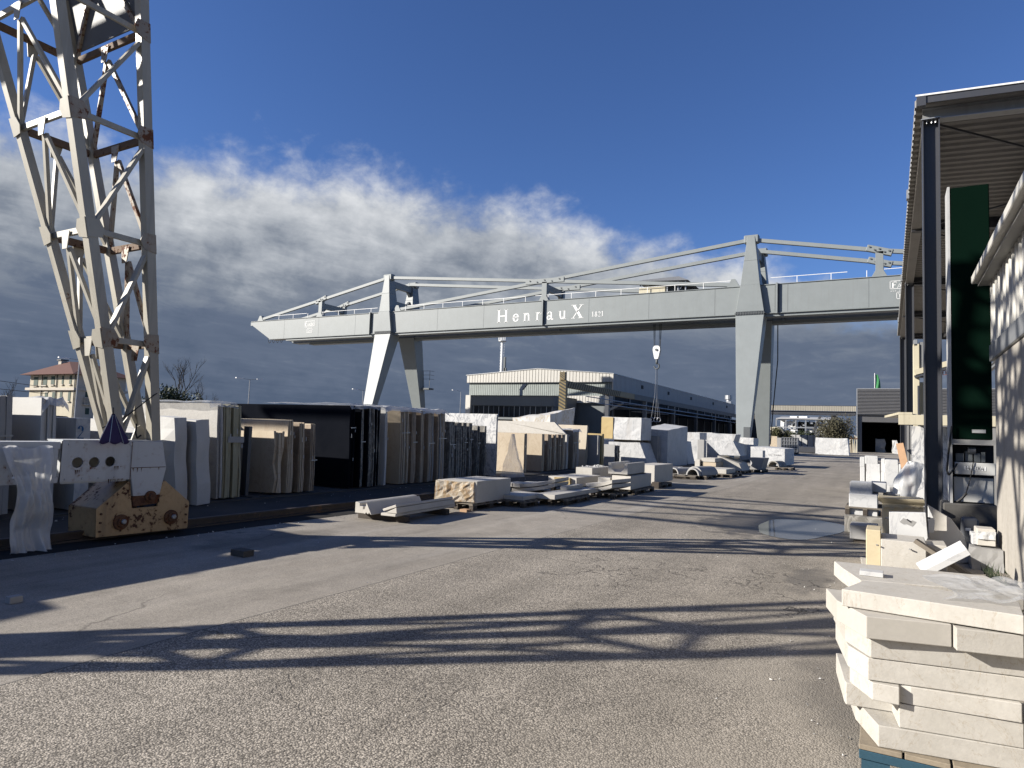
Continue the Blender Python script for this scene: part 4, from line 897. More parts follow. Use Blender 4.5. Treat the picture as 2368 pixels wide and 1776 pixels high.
# black slabs
T(X0, 12.44, 12.60, 2.10, 5, 'black_slab', 'wide black slab bundle with a broad dark face, first of four', L=4.6)
T(X0, 12.80, 12.96, 2.09, 4, ['black_slab', 'dark_slab'], 'black slab bundle with pale sawn edges, second of four', L=3.4)
T(X0, 13.08, 13.32, 2.10, 6, ['black_slab', 'dark_slab', 'dark_slab'], 'black slab bundle with speckled edges, third of four', L=3.4)
T(X0, 13.40, 13.56, 2.10, 4, ['black_slab', 'dark_slab'], 'black slab bundle next to the light grey slab, fourth of four', L=3.4)
wrap(X0, 12.4, 13.6, 2.12, 3.2, 12, .05, .07, .05).build('plastic_cover', 'film', smooth=True, label='clear plastic sheet lying over the black slabs', cat='plastic sheet')
T(X0, 13.76, 13.84, 2.12, 2, 'white_slab', 'pair of light grey slabs right of the black bundles')
T(X0, 14.40, 14.76, 2.08, 8, ['beige_slab', 'brown_slab', 'grey_slab'], 'mixed cream and brown slab bundle with plastic on top')
T(X0, 14.90, 15.10, 2.10, 5, 'brown_slab', 'brown slab bundle, leftmost of the four brown ones')
T(X0, 15.28, 15.46, 2.08, 4, ['brown_slab', 'beige_slab'], 'brown slab bundle, second of the four brown ones')
T(X0, 15.62, 15.92, 2.08, 6, ['brown_slab', 'grey_slab'], 'brown slab bundle, third of the four brown ones')
T(X0, 16.10, 16.50, 2.09, 8, ['brown_slab', 'brown_slab', 'grey_slab'], 'brown slab bundle, rightmost of the four brown ones')
wrap(X0, 13.7, 15.1, 2.13, 2.6, 17, .06, .08, .05).build('plastic_cover', 'film_thick', smooth=True, label='crumpled plastic over the mixed cream and brown slabs', cat='plastic sheet')
wrap(X0, 15.3, 16.5, 2.13, 2.2, 19, .10, .12, .07).build('plastic_cover', 'film_thick', smooth=True, label='bunched white plastic on the rightmost brown slabs', cat='plastic sheet')
for k, (a, b_, h, w) in enumerate(((16.70, 16.98, 1.82, 'leftmost of six'), (17.13, 17.35, 1.81, 'second of six'), (17.48, 17.67, 1.81, 'third of six'), (17.80, 17.98, 1.81, 'fourth of six'), (18.28, 18.42, 1.74, 'fifth of six'), (18.70, 18.87, 1.74, 'rightmost of six'))):
    T(X0, a, b_, h, 4, 'dark_slab', 'dark grey figured slab bundle, %s before the veined slab' % w, L=2.5)
T(-11.62, 19.64, 19.70, 2.16, 2, 'veined', 'big white marble slabs with swirling grey veins standing upright', L=3.0, lean=1, rag=.004)
# plastic film hanging like a cone beside the veined slab
def cone(u, v):
    a = -1.9+u*3.4; r = .05+.52*v**1.3+.05*sin(u*17+v*3)*v+.10*v*noise.noise(V((u*6, v*5, 2)))
    return V((-11.5+r*cos(a)*.6+.05*noise.noise(V((u*9, v*3, 6))), 20.55+r*sin(a)*1.15, max(.012, 1.50*(1-v)**.92+.0)))
MB().grid(cone, 50, 30).build('plastic_sheet', 'film', smooth=True, label='clear plastic film hanging like a tent beside the veined slab', cat='plastic sheet')
T(-11.85, 23.55, 23.78, 1.53, 4, 'beige_slab', 'broad sandy beige slab bundle right of the hanging film', L=2.6, lean=1.5, rag=.006)
T(-11.9, 22.2, 22.4, 1.53, 3, 'beige_slab', 'sandy beige slabs half behind the hanging film', L=2.4, lean=1.5, rag=.006)
for k, (a, b_, w) in enumerate(((24.15, 24.42, 'first of four'), (24.62, 24.92, 'second of four'), (25.10, 25.32, 'third of four'), (25.5, 25.8, 'fourth of four'))):
    T(-11.87, a, b_, 1.53, 4, ['brown_slab', 'beige_slab'], 'narrow brown grey slab bundle, %s behind the sandy beige one' % w, L=2.4, lean=1.5)
T(-12.0, 26.2, 26.42, 2.05, 3, 'cream_stone', 'tall pale cream slabs standing behind the narrow brown bundles', L=4.6, lean=1, rag=.01, cut=.55)
T(-11.95, 26.75, 27.45, 1.72, 8, ['brown_slab', 'grey_slab'], 'brown grey slab bundle with plastic on top, left of the tall beige slab', L=2.4)
wrap(-11.95, 26.7, 27.5, 1.75, 1.6, 23, .05, .10, .06).build('plastic_cover', 'film_thick', smooth=True, label='white plastic on the brown grey slab bundle before the hall', cat='plastic sheet')
T(-12.15, 28.6, 28.85, 1.98, 3, 'limestone', 'tall sandy slab with a ragged right edge', L=3.4, lean=.5, rag=.06)
T(-11.7, 29.45, 29.75, 1.62, 4, 'yellow_slab', 'ochre yellow slab bundle beside the white blocks', L=2.6)
T(-11.65, 28.95, 29.10, 1.55, 2, 'grey_slab', 'thin grey slabs in front of the ochre bundle', L=1.2)
T(-11.75, 31.2, 31.35, 1.12, 2, 'grey_slab', 'low light grey slab leaning beside the white blocks', L=1.7, lean=-5)
T(-11.7, 31.5, 31.9, 1.08, 5, 'dark_slab', 'low dark slab bundle at the foot of the white block', L=1.3, lean=1)
# concrete footing under the row
o = bx(-14.6, -11.42, 4.2, 32.0, .0, .035); o.build('slab_footing', 'concrete_dark', label='low dark concrete footing under the slab row', cat='footing')

# ---------------------------------------------------------------- marble blocks
def block(p8, seed, label, m='marble', amp=.05, seg=(8, 6, 6), group='white marble blocks in the yard', freq=1.2):
    return rough_hexa(p8, seg, amp, seed, freq).build('marble_block', m, label=label, cat='marble block', group=group)
def cut8(x0, x1, y0, y1, z0, z1, tl=0, tr=0, bl=0, br=0):   # trapezoid seen from the front: shifts of top-left, top-right, bottom-left, bottom-right
    return [(x0+bl, y0, z0), (x1+br, y0, z0), (x1+br, y1, z0), (x0+bl, y1, z0), (x0+tl, y0, z1), (x1+tr, y0, z1), (x1+tr, y1, z1), (x0+tl, y1, z1)]
ga, gb = atY(1186, 962, 33).x, atY(1272, 962, 33).x
block([(ga, 33.0, 0), (gb, 33.0, 0), (gb+.1, 35.6, 0), (ga, 35.6, 0), (ga, 33.0, atY(1186, 966, 33).z), (gb, 33.0, atY(1272, 958, 33).z), (gb+.3, 35.6, atY(1285, 942, 35.6).z), (ga+.7, 35.6, atY(1210, 956, 35.6).z)], 42, 'big white block with a sloping rough golden top before the hall', 'marble_gold', .07)
block(cut8(-15.2, -12.6, 37.5, 39.3, 0, 2.55, .6, -.55), 43, 'white block with chamfered shoulders left of the stained block')
block(cut8(-12.6, -10.82, 32.7, 34.4, 0, 1.24, 0, -.12, 0, .35), 44, 'white block under the yellow stained block with a slanting side', 'marble', .03)
for y, w in ((32.9, 'near'), (33.9, 'far')): bx(-12.4, -10.9, y, y+.12, 1.262, 1.36).build('timber_bearer', 'wood_grey', label='%s timber bearer between the two stacked white blocks' % w, cat='timber')
block(cut8(-12.95, -10.86, 32.6, 34.3, 1.365, 2.50, 0, 0), 45, 'white block with a yellow stained left side on top of another block', 'marble', .035)
rough_hexa(box8(-12.985, -12.35, 32.565, 32.62, 1.40, 2.485), (4, 1, 5), .012, 46).build('stained_face', 'yellow_slab', parent=[o for o in D.objects if o.get('label', '').startswith('white block with a yellow')][0])
block([(-11.6, 35.0, 0), (-10.2, 35.0, 0), (-10.2, 39.0, 0), (-11.6, 39.0, 0), (-11.6, 35.0, 1.98), (-10.2, 35.0, 1.93), (-10.2, 39.0, 2.22), (-11.6, 39.0, 2.35)], 47, 'tall squared white block with its right side in shade', 'marble_cut', .03)
T(-10.55, 34.45, 34.75, 1.62, 3, 'grey_slab', 'grey slabs leaning against the tall squared block', L=.9, lean=0, group='slabs among the marble blocks')
block(cut8(-11.3, -10.4, 40.0, 41.6, 0, 1.35, 0, -.25), 48, 'pale grey tapering block right of the tall squared block', 'marble_cut', .03)
block(box8(-15.0, -11.2, 46.0, 48.0, 0, 1.95), 49, 'long white block in the back row left of the pillar', 'marble', .05)
block(cut8(-11.4, -9.9, 49.0, 51.0, 0, 1.95, 0, .5, .0, -.1), 50, 'white block with an overhanging right side in the back row')
o = bx(-11.0, -10.55, 44.6, 45.0, 0, 1.48); o.build('stone_pillar', 'grey_slab', bevel=.02, label='square grey stone pillar standing before the back row', cat='pillar')
block(box8(-9.7, -8.7, 52.0, 54.0, 0, 1.72), 51, 'narrow white block beside the right gantry leg', 'marble', .04)
block(box8(-12.9, -11.7, 52.0, 54.0, 0, 2.0), 511, 'white block far back between the pillar and the gantry leg', 'marble', .04)
wa, wb_ = atY(1738, 1078, 43).x, atY(1814, 1078, 43).x
W1 = block([(wa, 43, .09), (wb_, 43, .09), (wb_+.05, 47.2, .09), (wa, 47.2, .09), (wa-.08, 43, 1.17), (wb_, 43, 1.12), (wb_+.05, 47.2, 1.12), (wa, 47.2, 1.2)], 52, 'low long white block beside the road with pencil writing', 'marble', .025)
b = MB()
for k, ch in enumerate('14 F0D0'): glyph(b, ch, lambda gx, gz, k=k: (wa+.95+k*.11+gx, 42.955, .68+gz), .09)
b.build('pencil_writing', 'black_mark', W1)
fa, fb = atY(1885, 1050, 94).x, atY(1964, 1050, 94).x
block(cut8(fa, fb, 94, 96.4, .05, 2.14, 0, -.22), 53, 'big pale block standing alone at the far end of the road', 'marble', .06)

# ---------------------------------------------------------------- pallets and worked stone on the yard side
def make_pallet():
    o = empty('pallet', (0, 0, 0), 'x', 'pallet', 'wooden pallets')
    for k in range(5): bx(-.6+k*.255, -.45+k*.255-.02, -.4, .4, .12, .142).build('deck_board', 'wood_grey', o)
    for y in (-.36, 0, .36): bx(-.6, .55, y-.045, y+.045, .096, .118).build('stringer', 'wood_grey', o)
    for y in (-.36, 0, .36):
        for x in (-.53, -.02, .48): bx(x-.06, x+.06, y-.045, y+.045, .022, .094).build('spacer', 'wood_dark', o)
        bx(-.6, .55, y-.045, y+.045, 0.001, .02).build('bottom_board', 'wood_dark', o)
    return o
P0 = make_pallet(); used = [False]
def pallet(x, y, a, label, sx=1.0, sy=1.0, z=0.0):
    if not used[0]: o = P0; used[0] = True
    else:
        o = P0.copy(); COL.objects.link(o)
        for ch in P0.children: c = ch.copy(); COL.objects.link(c); c.parent = o
    o.location = (x, y, z); o.rotation_euler.z = a; o.scale = (sx, sy, 1); o['label'] = label
    return o
def piece(name, mb_, m, label, cat='worked stone', bevel=.006, group=None): return mb_.build(name, m, bevel=bevel, label=label, cat=cat, group=group)
YD = pi/2
# bundle of cornices
dirv = V((-.13, 1.9, 0)).normalized(); sidev = V((dirv.y, -dirv.x, 0))
def along(o, prof, L): return MB().prism([o+sidev*x+V((0, 0, z)) for x, z in prof], dirv*L)
o0 = V((-7.95, 8.78, 0))
for k, (yy, w) in enumerate(((.25, 'near'), (1.55, 'far'))):
    c = o0+dirv*yy+sidev*.42
    MB().beam(c-sidev*.5+V((0, 0, .055)), c+sidev*.5+V((0, 0, .055)), .11, .108).build('timber_bearer', 'wood_dark', label='dark timber bearer under the %s end of the cornices' % w, cat='timber')
piece('cornice', along(o0, [(0, .115), (.21, .115), (.21, .185), (.17, .185), (.17, .235), (.10, .235), (.10, .285), (.05, .30), (0, .30)], 1.75), 'cream_saw', 'stepped stone cornice length at the left of the bundle', group='cornices in the bundle')
piece('cornice', along(o0+V((.0, -.06, 0)), [(.225, .135), (.26, .115), (.29, .145), (.32, .115), (.35, .145), (.38, .115), (.40, .115), (.29, .315)], 1.6), 'cream_saw', 'triangular ridged cornice length in the middle of the bundle', group='cornices in the bundle')
piece('cornice', along(o0+V((.02, .0, 0)), [(.52, .115), (.82, .115), (.82, .16), (.52, .16)], 1.95), 'cream_saw', 'flat stone strip lowest at the right of the bundle', group='cornices in the bundle')
piece('cornice', along(o0+V((.02, .02, 0)), [(.60, .165), (.83, .165), (.815, .265)], 1.9), 'cream_saw', 'wedge shaped stone strip on the flat strip', group='cornices in the bundle')
piece('cornice', along(o0+V((.02, .02, 0)), [(.53, .22), (.56, .185), (.815, .272), (.80, .315)], 1.85), 'cream_saw', 'tilted stone strip on top at the right of the bundle', group='cornices in the bundle')
# block with a broken golden end
pallet(-7.55, 12.0, YD, 'pallet under the block with the broken golden end', 1.25, 1.0)
q = [V((-7.93, 11.12, .145)), V((-7.12, 11.35, .145)), V((-7.2, 12.85, .145)), V((-8.0, 12.7, .145))]; t_ = [p+V((0, 0, .43)) for p in q]
piece('stone_block', MB().hexa(q+t_), 'cream_saw', 'squared stone block on a pallet with a broken golden end', 'stone block')
rough_hexa([q[0]+V((-.01, -.06, .02)), q[1]+V((-.03, -.03, .02)), q[1]+V((-.01, .03, .01)), q[0]+V((0, .03, .01)), t_[0]+V((-.01, -.05, -.015)), t_[1]+V((-.05, -.03, -.015)), t_[1]+V((-.01, .03, -.004)), t_[0]+V((0, .03, -.004))], (10, 2, 7), .026, 77, 3.2, .8).build('broken_end', 'rough_gold', [o for o in D.objects if o.name.startswith('stone_block')][0])
bx(-7.28, -7.12, 11.0, 11.16, 0, .05).build('timber_offcut', 'wood_orange', label='small light timber offcut beside the golden block', cat='timber')
# flat slabs and curved pieces
def curved(o, dx, dy, w, L, R_, th, sag):
    """slab bent about an axis along dy: o corner, dx across, dy along"""
    n = 12; pts = []; dx, dy = V(dx).normalized(), V(dy).normalized()
    def z(t): return sag*t**2.2
    top = [o+dx*(w*k/n)+V((0, 0, z(k/n)+th)) for k in range(n+1)]; bot = [o+dx*(w*k/n)+V((0, 0, z(k/n))) for k in range(n, -1, -1)]
    return MB().prism(top+bot, dy*L)
pallet(-7.05, 13.05, YD, 'pallet under the thick flat slab beside the golden block')
piece('flat_slab', MB().box(-7.42, -6.72, 12.55, 13.6, .145, .235), 'cream_saw', 'thick flat stone slab on the pallet beside the golden block', 'stone slab')
pallet(-7.35, 14.7, YD+.2, 'pallet under the curved slabs left of the front plank')
for k in range(2): piece('curved_slab', curved(V((-7.95, 14.25, .145+k*.105)), (1, .35, 0), (-.1, 1, 0), 1.05, 1.0, 1, .085, .16), 'cream_saw', 'curved stone slab, %s of the pair behind the front plank' % ('lower', 'upper')[k], group='curved slabs', cat='curved stone')
for k in range(2): piece('small_block', MB().box(-8.12+k*.22, -7.92+k*.22, 14.2, 14.8, .255, .35), 'cream_saw', 'small squared stone, %s of two lying on the curved slabs' % ('left', 'right')[k], 'stone block')
pallet(-6.55, 14.35, YD+.05, 'dark pallet under the front stone plank', 1.3, .8)
piece('stone_plank', MB().prism([(-6.78, 13.18, .15), (-6.30, 13.22, .15), (-6.36, 15.9, .15), (-6.86, 15.8, .15)], (0, 0, .10)), 'cream_saw', 'long flat stone plank nearest the road', 'stone slab')
piece('small_block', MB().box(-6.80, -6.62, 14.55, 15.5, .252, .345), 'cream_saw', 'short square bar lying on the front stone plank', 'stone block')
pallet(-6.35, 16.4, YD, 'pallet under the curved slabs nearest the road', .9)
for k in range(2): piece('curved_slab', curved(V((-6.7, 15.85, .145+k*.115)), (1, -.05, 0), (.1, 1, 0), .72, 1.1, 1, .09, .13), 'cream_saw', 'curved stone slab, %s of the pair nearest the road' % ('lower', 'upper')[k], group='curved slabs', cat='curved stone')
pallet(-7.75, 17.6, YD, 'pallet under the wide flat slab with a golden rough end', 1.3, 1.0)
fs = piece('flat_slab', MB().box(-8.2, -7.35, 16.75, 18.5, .145, .40), 'cream_saw', 'wide flat stone slab with a golden rough end', 'stone slab')
rough_hexa(box8(-8.0, -7.5, 16.66, 16.76, .15, .385), (6, 1, 4), .03, 78, 4).build('rough_end', 'yellow_slab', fs)
pallet(-8.35, 20.5, YD, 'pallet under the square stone post', 1.2, .8)
sp_ = piece('stone_post', MB().box(-8.68, -8.12, 19.7, 21.4, .145, .53), 'cream_stone', 'square cream stone post lying on a pallet', 'stone post')
bx(-8.2, -8.1, 19.9, 20.3, .145, .36).build('stone_offcut', 'grey_slab', label='small grey offcut against the square stone post', cat='stone block')
b = MB(); rng = random.Random(5)
for _ in range(26): chip(b, -8.6+rng.random()*.45, 19.75+rng.random()*1.5, .05, .53)
b.build('rubble', 'marble', label='small white rubble on top of the square stone post', cat='rubble', kind='stuff')
piece('stone_block', MB().box(-7.75, -7.15, 21.2, 22.3, 0, .62), 'cream_saw', 'squared stone block behind the post and the trough', 'stone block')
pallet(-6.3, 18.3, YD, 'pallet under the stone block with the trough', 1.5, .9)
piece('stone_block', MB().prism([(-6.55, 17.3, .145), (-6.0, 17.25, .145), (-6.12, 19.4, .145), (-6.7, 19.4, .145)], (0, 0, .36)), 'cream_saw', 'large squared stone block under the trough', 'stone block')
piece('stone_block', MB().box(-6.98, -6.62, 17.35, 17.8, .145, .42), 'cream_stone', 'small cream block left of the trough stack', 'stone block')
bx(-6.6, -6.1, 17.6, 17.68, .508, .535).build('timber_lath', 'wood', label='timber lath under the stone trough', cat='timber'); bx(-6.62, -6.15, 18.9, 18.98, .508, .535).build('timber_lath', 'wood', label='far timber lath under the stone trough', cat='timber')
U_ = [(0, 0), (.56, 0), (.56, .30), (.47, .30), (.44, .12), (.36, .06), (.20, .06), (.12, .12), (.09, .30), (0, .30)]
b = MB(); b.prism([V((-6.66, 17.28, .54))+V((x, -.02*x, z)) for x, z in U_], (-.1, 1.75, 0)); piece('stone_trough', b, 'cream_stone', 'U shaped stone trough on top of the squared block', 'stone trough')
pallet(-6.5, 20.9, YD, 'pallet behind the trough stack', 1.1)
piece('stone_block', MB().box(-6.95, -6.3, 20.3, 22.3, .145, .70), 'cream_saw', 'tall squared block behind the trough stack', 'stone block')
piece('timber_stub', MB().box(-6.32, -6.1, 20.1, 20.4, 0, .20), 'wood_dark', 'dark timber stub at the pallet corner behind the trough', 'timber')
# half round pieces
def half(x, y, r, th, L, a, z, flat=False):
    m = MB(); n = 14; d = V((cos(a), sin(a), 0)); s_ = V((-d.y, d.x, 0))
    o = [V((x, y, z))+s_*(r*cos(t))+V((0, 0, r*sin(t))) for t in [pi*k/n for k in range(n+1)]]; i = [V((x, y, z))+s_*((r-th)*cos(t))+V((0, 0, (r-th)*sin(t))) for t in [pi*k/n for k in range(n, -1, -1)]]
    return m.prism(o+i, d*L)
pallet(-7.3, 26.0, .1, 'pallet under the half round stones, left one', 1.6); pallet(-6.5, 27.1, YD, 'pallet under the half round stones, right one', 1.5)
for k, (x, y, w) in enumerate(((-8.1, 26.4, 'leftmost'), (-7.4, 26.3, 'second from left'), (-7.35, 26.95, 'farther back'))):
    half(x, y, .24, .045, 1.5, 1.15, .145).build('half_round_stone', 'grey_slab', smooth=False, label='grey half round stone trough, %s of the upturned ones' % w, cat='half round stone', group='half round stones')
half(-6.62, 26.15, .27, .05, 1.4, 1.35, .145).build('half_round_stone', 'grey_slab', label='grey half round stone nearest the road', cat='half round stone', group='half round stones')
half(-6.60, 26.35, .33, .05, 1.4, 1.35, .15).build('half_round_stone', 'grey_slab', label='larger grey half round stone over the nearest one', cat='half round stone', group='half round stones')
pallet(-6.0, 29.6, YD, 'pallet under the long flat slab near the half round stones', 1.9)
piece('flat_slab', MB().box(-6.75, -5.85, 28.6, 30.5, .145, .33), 'cream_stone', 'long cream slab with dark marks near the half round stones', 'stone slab')
for k, (dx, dz, l, w) in enumerate(((0, 0, 1.5, 'bottom'), (.04, .19, 1.45, 'middle'), (0, .38, 1.4, 'top'))):
    piece('stone_course', MB().box(-7.35+dx, -6.75+dx, 30.6, 30.6+l, .33*0+.15+dz, .15+dz+.175), 'cream_stone' if k != 1 else 'beige_slab', '%s of three stacked cream blocks behind the flat slab' % w, 'stone block')
piece('stone_block', MB().box(-7.62, -7.40, 30.5, 31.6, .15, .62), 'cream_stone', 'upright cream block left of the three stacked ones', 'stone block')
pallet(-7.1, 31.3, YD, 'pallet under the three stacked cream blocks', 1.5); pallet(-6.2, 33.2, YD, 'pallet under the wedge shaped stones', 1.6)
W_ = MB().prism([(-6.95, 32.0, .15), (-5.85, 32.1, .15), (-6.0, 32.1, .48), (-6.95, 32.0, .80)], (.05, 1.7, 0)); piece('wedge_stone', W_, 'cream_stone', 'cream wedge stone carrying the tilted white block', 'stone block')
block([(-6.9, 32.3, .83), (-6.0, 32.4, .83), (-6.0, 34.0, .83), (-6.9, 33.9, .83), (-7.6, 32.3, 1.52), (-6.35, 32.4, 1.5), (-6.0, 34.0, 1.35), (-7.3, 33.9, 1.5)], 54, 'tilted white block balanced on the cream wedge stone', 'marble', .03)
piece('capital_stone', MB().prism([(-6.0, 34.6, .12), (-5.45, 34.6, .12), (-5.3, 34.6, .72), (-6.0, 34.6, .72), (-5.85, 34.6, .45)], (.05, 1.3, 0)), 'grey_slab', 'grey carved block with a curved pale end left of the long white block', 'stone block')
piece('small_block', MB().box(-6.3, -5.7, 36.8, 37.6, 0, 1.05), 'marble_cut', 'grey white cube behind the grey carved block', 'stone block')
pallet(-5.7, 35.2, YD, 'pallet under the grey carved block', 1.2); pallet(-5.0, 40.0, YD, 'dark pallet in front of the long white block', 1.6)
half(-5.55, 39.4, .33, .06, 1.0, 1.3, .145).build('half_round_stone', 'dark_slab', label='dark half round stone before the long white block', cat='half round stone', group='half round stones')
# small things on the asphalt
bx(-6.86, -6.62, 5.45, 5.60, .001, .075).build('brick', 'concrete_dark', bevel=.005, label='dark brick lying in the shade on the yard', cat='brick')
bx(-6.5, -6.42, 2.95, 3.05, .001, .06).build('brick', 'grey_slab', bevel=.005, label='small pale stone lying on the yard at far left', cat='brick')

# ---------------------------------------------------------------- factory hall
HY, HX0, HX1, HR = 80.0, -52.6, -30.48, -41.25
ZE, ZRG = 9.30, 10.09
ZF, ZG, ZS = 8.30, 5.6, 7.15            # fascia bottom, band bottom, side cladding bottom
hall = empty('factory_hall', (-36, 100, 0), 'long low factory hall with cream ribbed gable and green wall band', 'building')
def ribbed(x0, x1, y, zb, zt, n, m, parent, name='cladding', d=.06):   # facing -Y; zt may be a function of x
    b = MB(); fz = zt if callable(zt) else (lambda x: zt); prof = []
    for k in range(n):
        for t, h in ((0, 0), (.84, 0), (.88, -1), (.96, -1)): prof.append(((k+t)/n, h))
    prof.append((1, 0)); w = len(prof); X = [x0+(x1-x0)*t for t, _ in prof]
    b.poly([(x, y-h*d, zb) for x, (_, h) in zip(X, prof)]+[(x, y-h*d, fz(x)) for x, (_, h) in zip(X, prof)], [(k, k+1, w+k+1, w+k) for k in range(w-1)])
    return b.build(name, m, parent)
rz = lambda x: ZE+(ZRG-ZE)*(1-abs(x-HR)/(HX1-HR if x > HR else HR-HX0))
ribbed(HX0, HX1, HY, ZF, rz, 48, 'white_clad', hall, 'gable_cladding', .10)
ribbed(HX0+.3, HX1-.2, HY+.25, ZG, ZF, 70, 'green_clad', hall, 'wall_band', .05)
bx(HX0-.05, HX1+.02, HY-.05, HY+.3, ZF-.08, ZF-.005).build('drip_edge', 'dark_steel', hall)
bx(HX0-.1, HX0+.7, HY-.02, HY+.4, 0, 6.5).build('corner_cladding', 'white_clad', hall)
b = MB(); b.prism([(HX0-.15, HY-.08, ZE), (HR, HY-.08, ZRG), (HX1+.1, HY-.08, ZE), (HX1+.1, HY-.08, ZE+.09), (HR, HY-.08, ZRG+.09), (HX0-.15, HY-.08, ZE+.09)], (0, 78, 0)); b.build('roof', 'galv', hall)
b = MB(); b.corr((HX1, HY, ZS), (0, 77.5, 0), (0, 0, ZE-ZS), 160, .05, (1, 0, 0)); sd = b.build('side_cladding', 'side_clad', hall)
b = MB(); b.box(HX1-.04, HX1+.05, HY-.06, HY+.06, 5.0, ZE); b.build('corner_trim', 'white_clad', hall)
for y in (91, 104, 118, 135, 148): bx(HX1+.04, HX1+.12, y, y+.8, 8.2, 8.7).build('vent_window', 'dark_in', sd)
bx(HX0+.2, HX1-.6, HY+.6, HY+.9, 0, ZG).build('gable_wall', 'annex_grey', hall)
bx(HX1-.9, HX1-.6, HY+.9, HY+77, 0, ZS-.02).build('side_wall', 'dark_in', hall)  # near-black wall stands in for the unlit open side
for k in range(12): bx(HX1-.25, HX1, HY+.4+k*6.0, HY+.8+k*6.0, 0, ZS-.02).build('column', 'dark_steel', hall)
ribbed(-37.0, HX1-.1, HY+.05, 5.6, 6.5, 16, 'white_clad', hall, 'low_cladding', .06)
# annex in front of the gable
an = empty('hall_annex', (-40, 76, 0), 'grey flat roofed annex with a strip of windows before the hall', 'building')
AX0, AX1, AY = atY(1090, 925, 73).x, atY(1281, 916, 73).x, 73.0
bx(AX0, AX1, AY, HY-.2, 4.75, 5.98).build('fascia', 'annex_grey', an)
bx(AX0+.1, AX1-.1, AY+.3, HY-.2, 0, 4.74).build('wall', 'annex_grey', an)
bx(AX0-.1, AX1+.1, AY-.1, HY-.2, 5.99, 6.06).build('roof_edge', 'dark_steel', an)
nw = 15
for k in range(nw):
    xa, xb = AX0+.3+(AX1-AX0-.6)*k/nw, AX0+.3+(AX1-AX0-.6)*(k+1)/nw
    w = bx(xa+.04, xb-.04, AY+.24, AY+.298, 3.4, 4.70).build('window', 'glass_dark', an)
    bx(xb-.035, xb+.035, AY+.20, AY+.297, 3.35, 4.74).build('mullion', 'light_grey' if k % 3 else 'annex_grey', w)
bx(AX0+3.2, AX1+1.5, AY-2.0, AY+.1, 3.0, 3.25).build('canopy', 'annex_grey', an)
VPX = atY(1205, 915, 75).x; b = MB(); b.cyl((VPX, 75, 6.0), (VPX, 75, 7.0), .22, 12); b.prism([(VPX-.22, 74.8, 6.9), (VPX+.24, 74.8, 6.9), (VPX+.85, 74.8, 7.6), (VPX+.25, 74.8, 7.6)], (0, .4, 0)); b.build('vent_pipe', 'galv', an)
# outdoor crane runway with hazard stripes beside the hall
rw = empty('crane_runway', (-25, 60, 0), 'outdoor crane runway with yellow black striped column beside the hall', 'crane runway')
RX = -25.0
def striped(x0, x1, y, z0, z1, n, parent, name, slant=.35):
    bx(x0, x1, y, y+.38, z0, z1).build(name, 'hazard_yellow', parent)
    b = MB(); w = (z1-z0)/n
    for k in range(n):
        za = z0+k*w; sl2 = slant
        p = [(x0-.004, y-.006, min(z1, za+sl2)), (x1+.004, y-.006, max(z0, za)), (x1+.004, y-.006, max(z0, za)+w*.5), (x0-.004, y-.006, min(z1, za+sl2+w*.5))]
        b.face(p)
    b.build('stripe', 'hazard_black', parent)
striped(RX-.25, RX+.25, 53.2, 6.25, 6.95, 4, rw, 'column_head'); striped(RX-.32, RX+.32, 53.3, 3.6, 6.23, 9, rw, 'striped_column'); bx(RX-.34, RX+.34, 53.3, 53.7, 0, 3.59).build('column', 'annex_grey', rw)
bx(RX-.18, RX+.18, 53.7, 72, 5.62, 6.22).build('runway_beam', 'hazard_yellow', rw)
b = MB()
for k in range(26): y = 53.9+k*.52; b.face([(RX+.186, y, 5.63), (RX+.186, y+.22, 5.63), (RX+.186, y+.62, 6.21), (RX+.186, y+.40, 6.21)])
b.build('stripe', 'hazard_black', rw)
bx(RX-.18, RX+.18, 72.05, 157, 5.62, 6.22).build('runway_beam', 'crane_dark', rw)
for y in (64, 76, 88, 100, 112, 124, 136, 148): bx(RX-.2, RX+.2, y, y+.4, 0, 5.60).build('column', 'dark_steel', rw)
for z, x in ((5.1, RX+.25), (4.6, RX+.3)): MB().cyl((x, 58, z), (x, 157, z), .05, 6).build('pipe', 'galv', rw)
# lean-to between hall and runway, roof added to keep it dark beneath
lt_ = empty('lean_to', (-24, 100, 0), 'dark open lean-to roof added along the hall to shade its side', 'shed')
b = MB(); b.corr((HX1+.1, 77, 5.5), (0, 80, 0), (5.0, 0, -.4), 100, .06, (0, 0, 1)); b.build('roof_sheet', 'dark_clad', lt_, solid=.03)
bx(HX1-.5, RX, 156.6, 156.8, 0, 5.0).build('end_wall', 'dark_in', lt_)
for k in range(7): bx(HX1-.3, RX-.3, 79+k*11, 79.3+k*11, 4.75, 5.05).build('rafter', 'dark_steel', lt_)
for k in range(2): bx(RX-2.6, RX-.6, 79+k*6, 82.4+k*6, 4.5, 4.54).build('skylight_sheet', 'light_grey', lt_)
b = MB(); b.beam((HX1+.3, 78, 4.6), (HX1+2.2, 78, 5.5), .2, .25); b.build('brace', 'machine_white', lt_)
# cowl and ducts at the far end of the hall roof
b = MB(); c0 = atX(1690, 945, -27.5); b.cyl((-31.6, 156, 9.2), (-31.6, 156, 10.7), .55, 14); b.cyl((-31.6, 156, 10.5), (-31.6, 156, 11.4), .8, 14); b.box(-31.9, -30.9, 155, 157.5, 9.2, 10.0); b.build('roof_cowl', 'galv', hall)
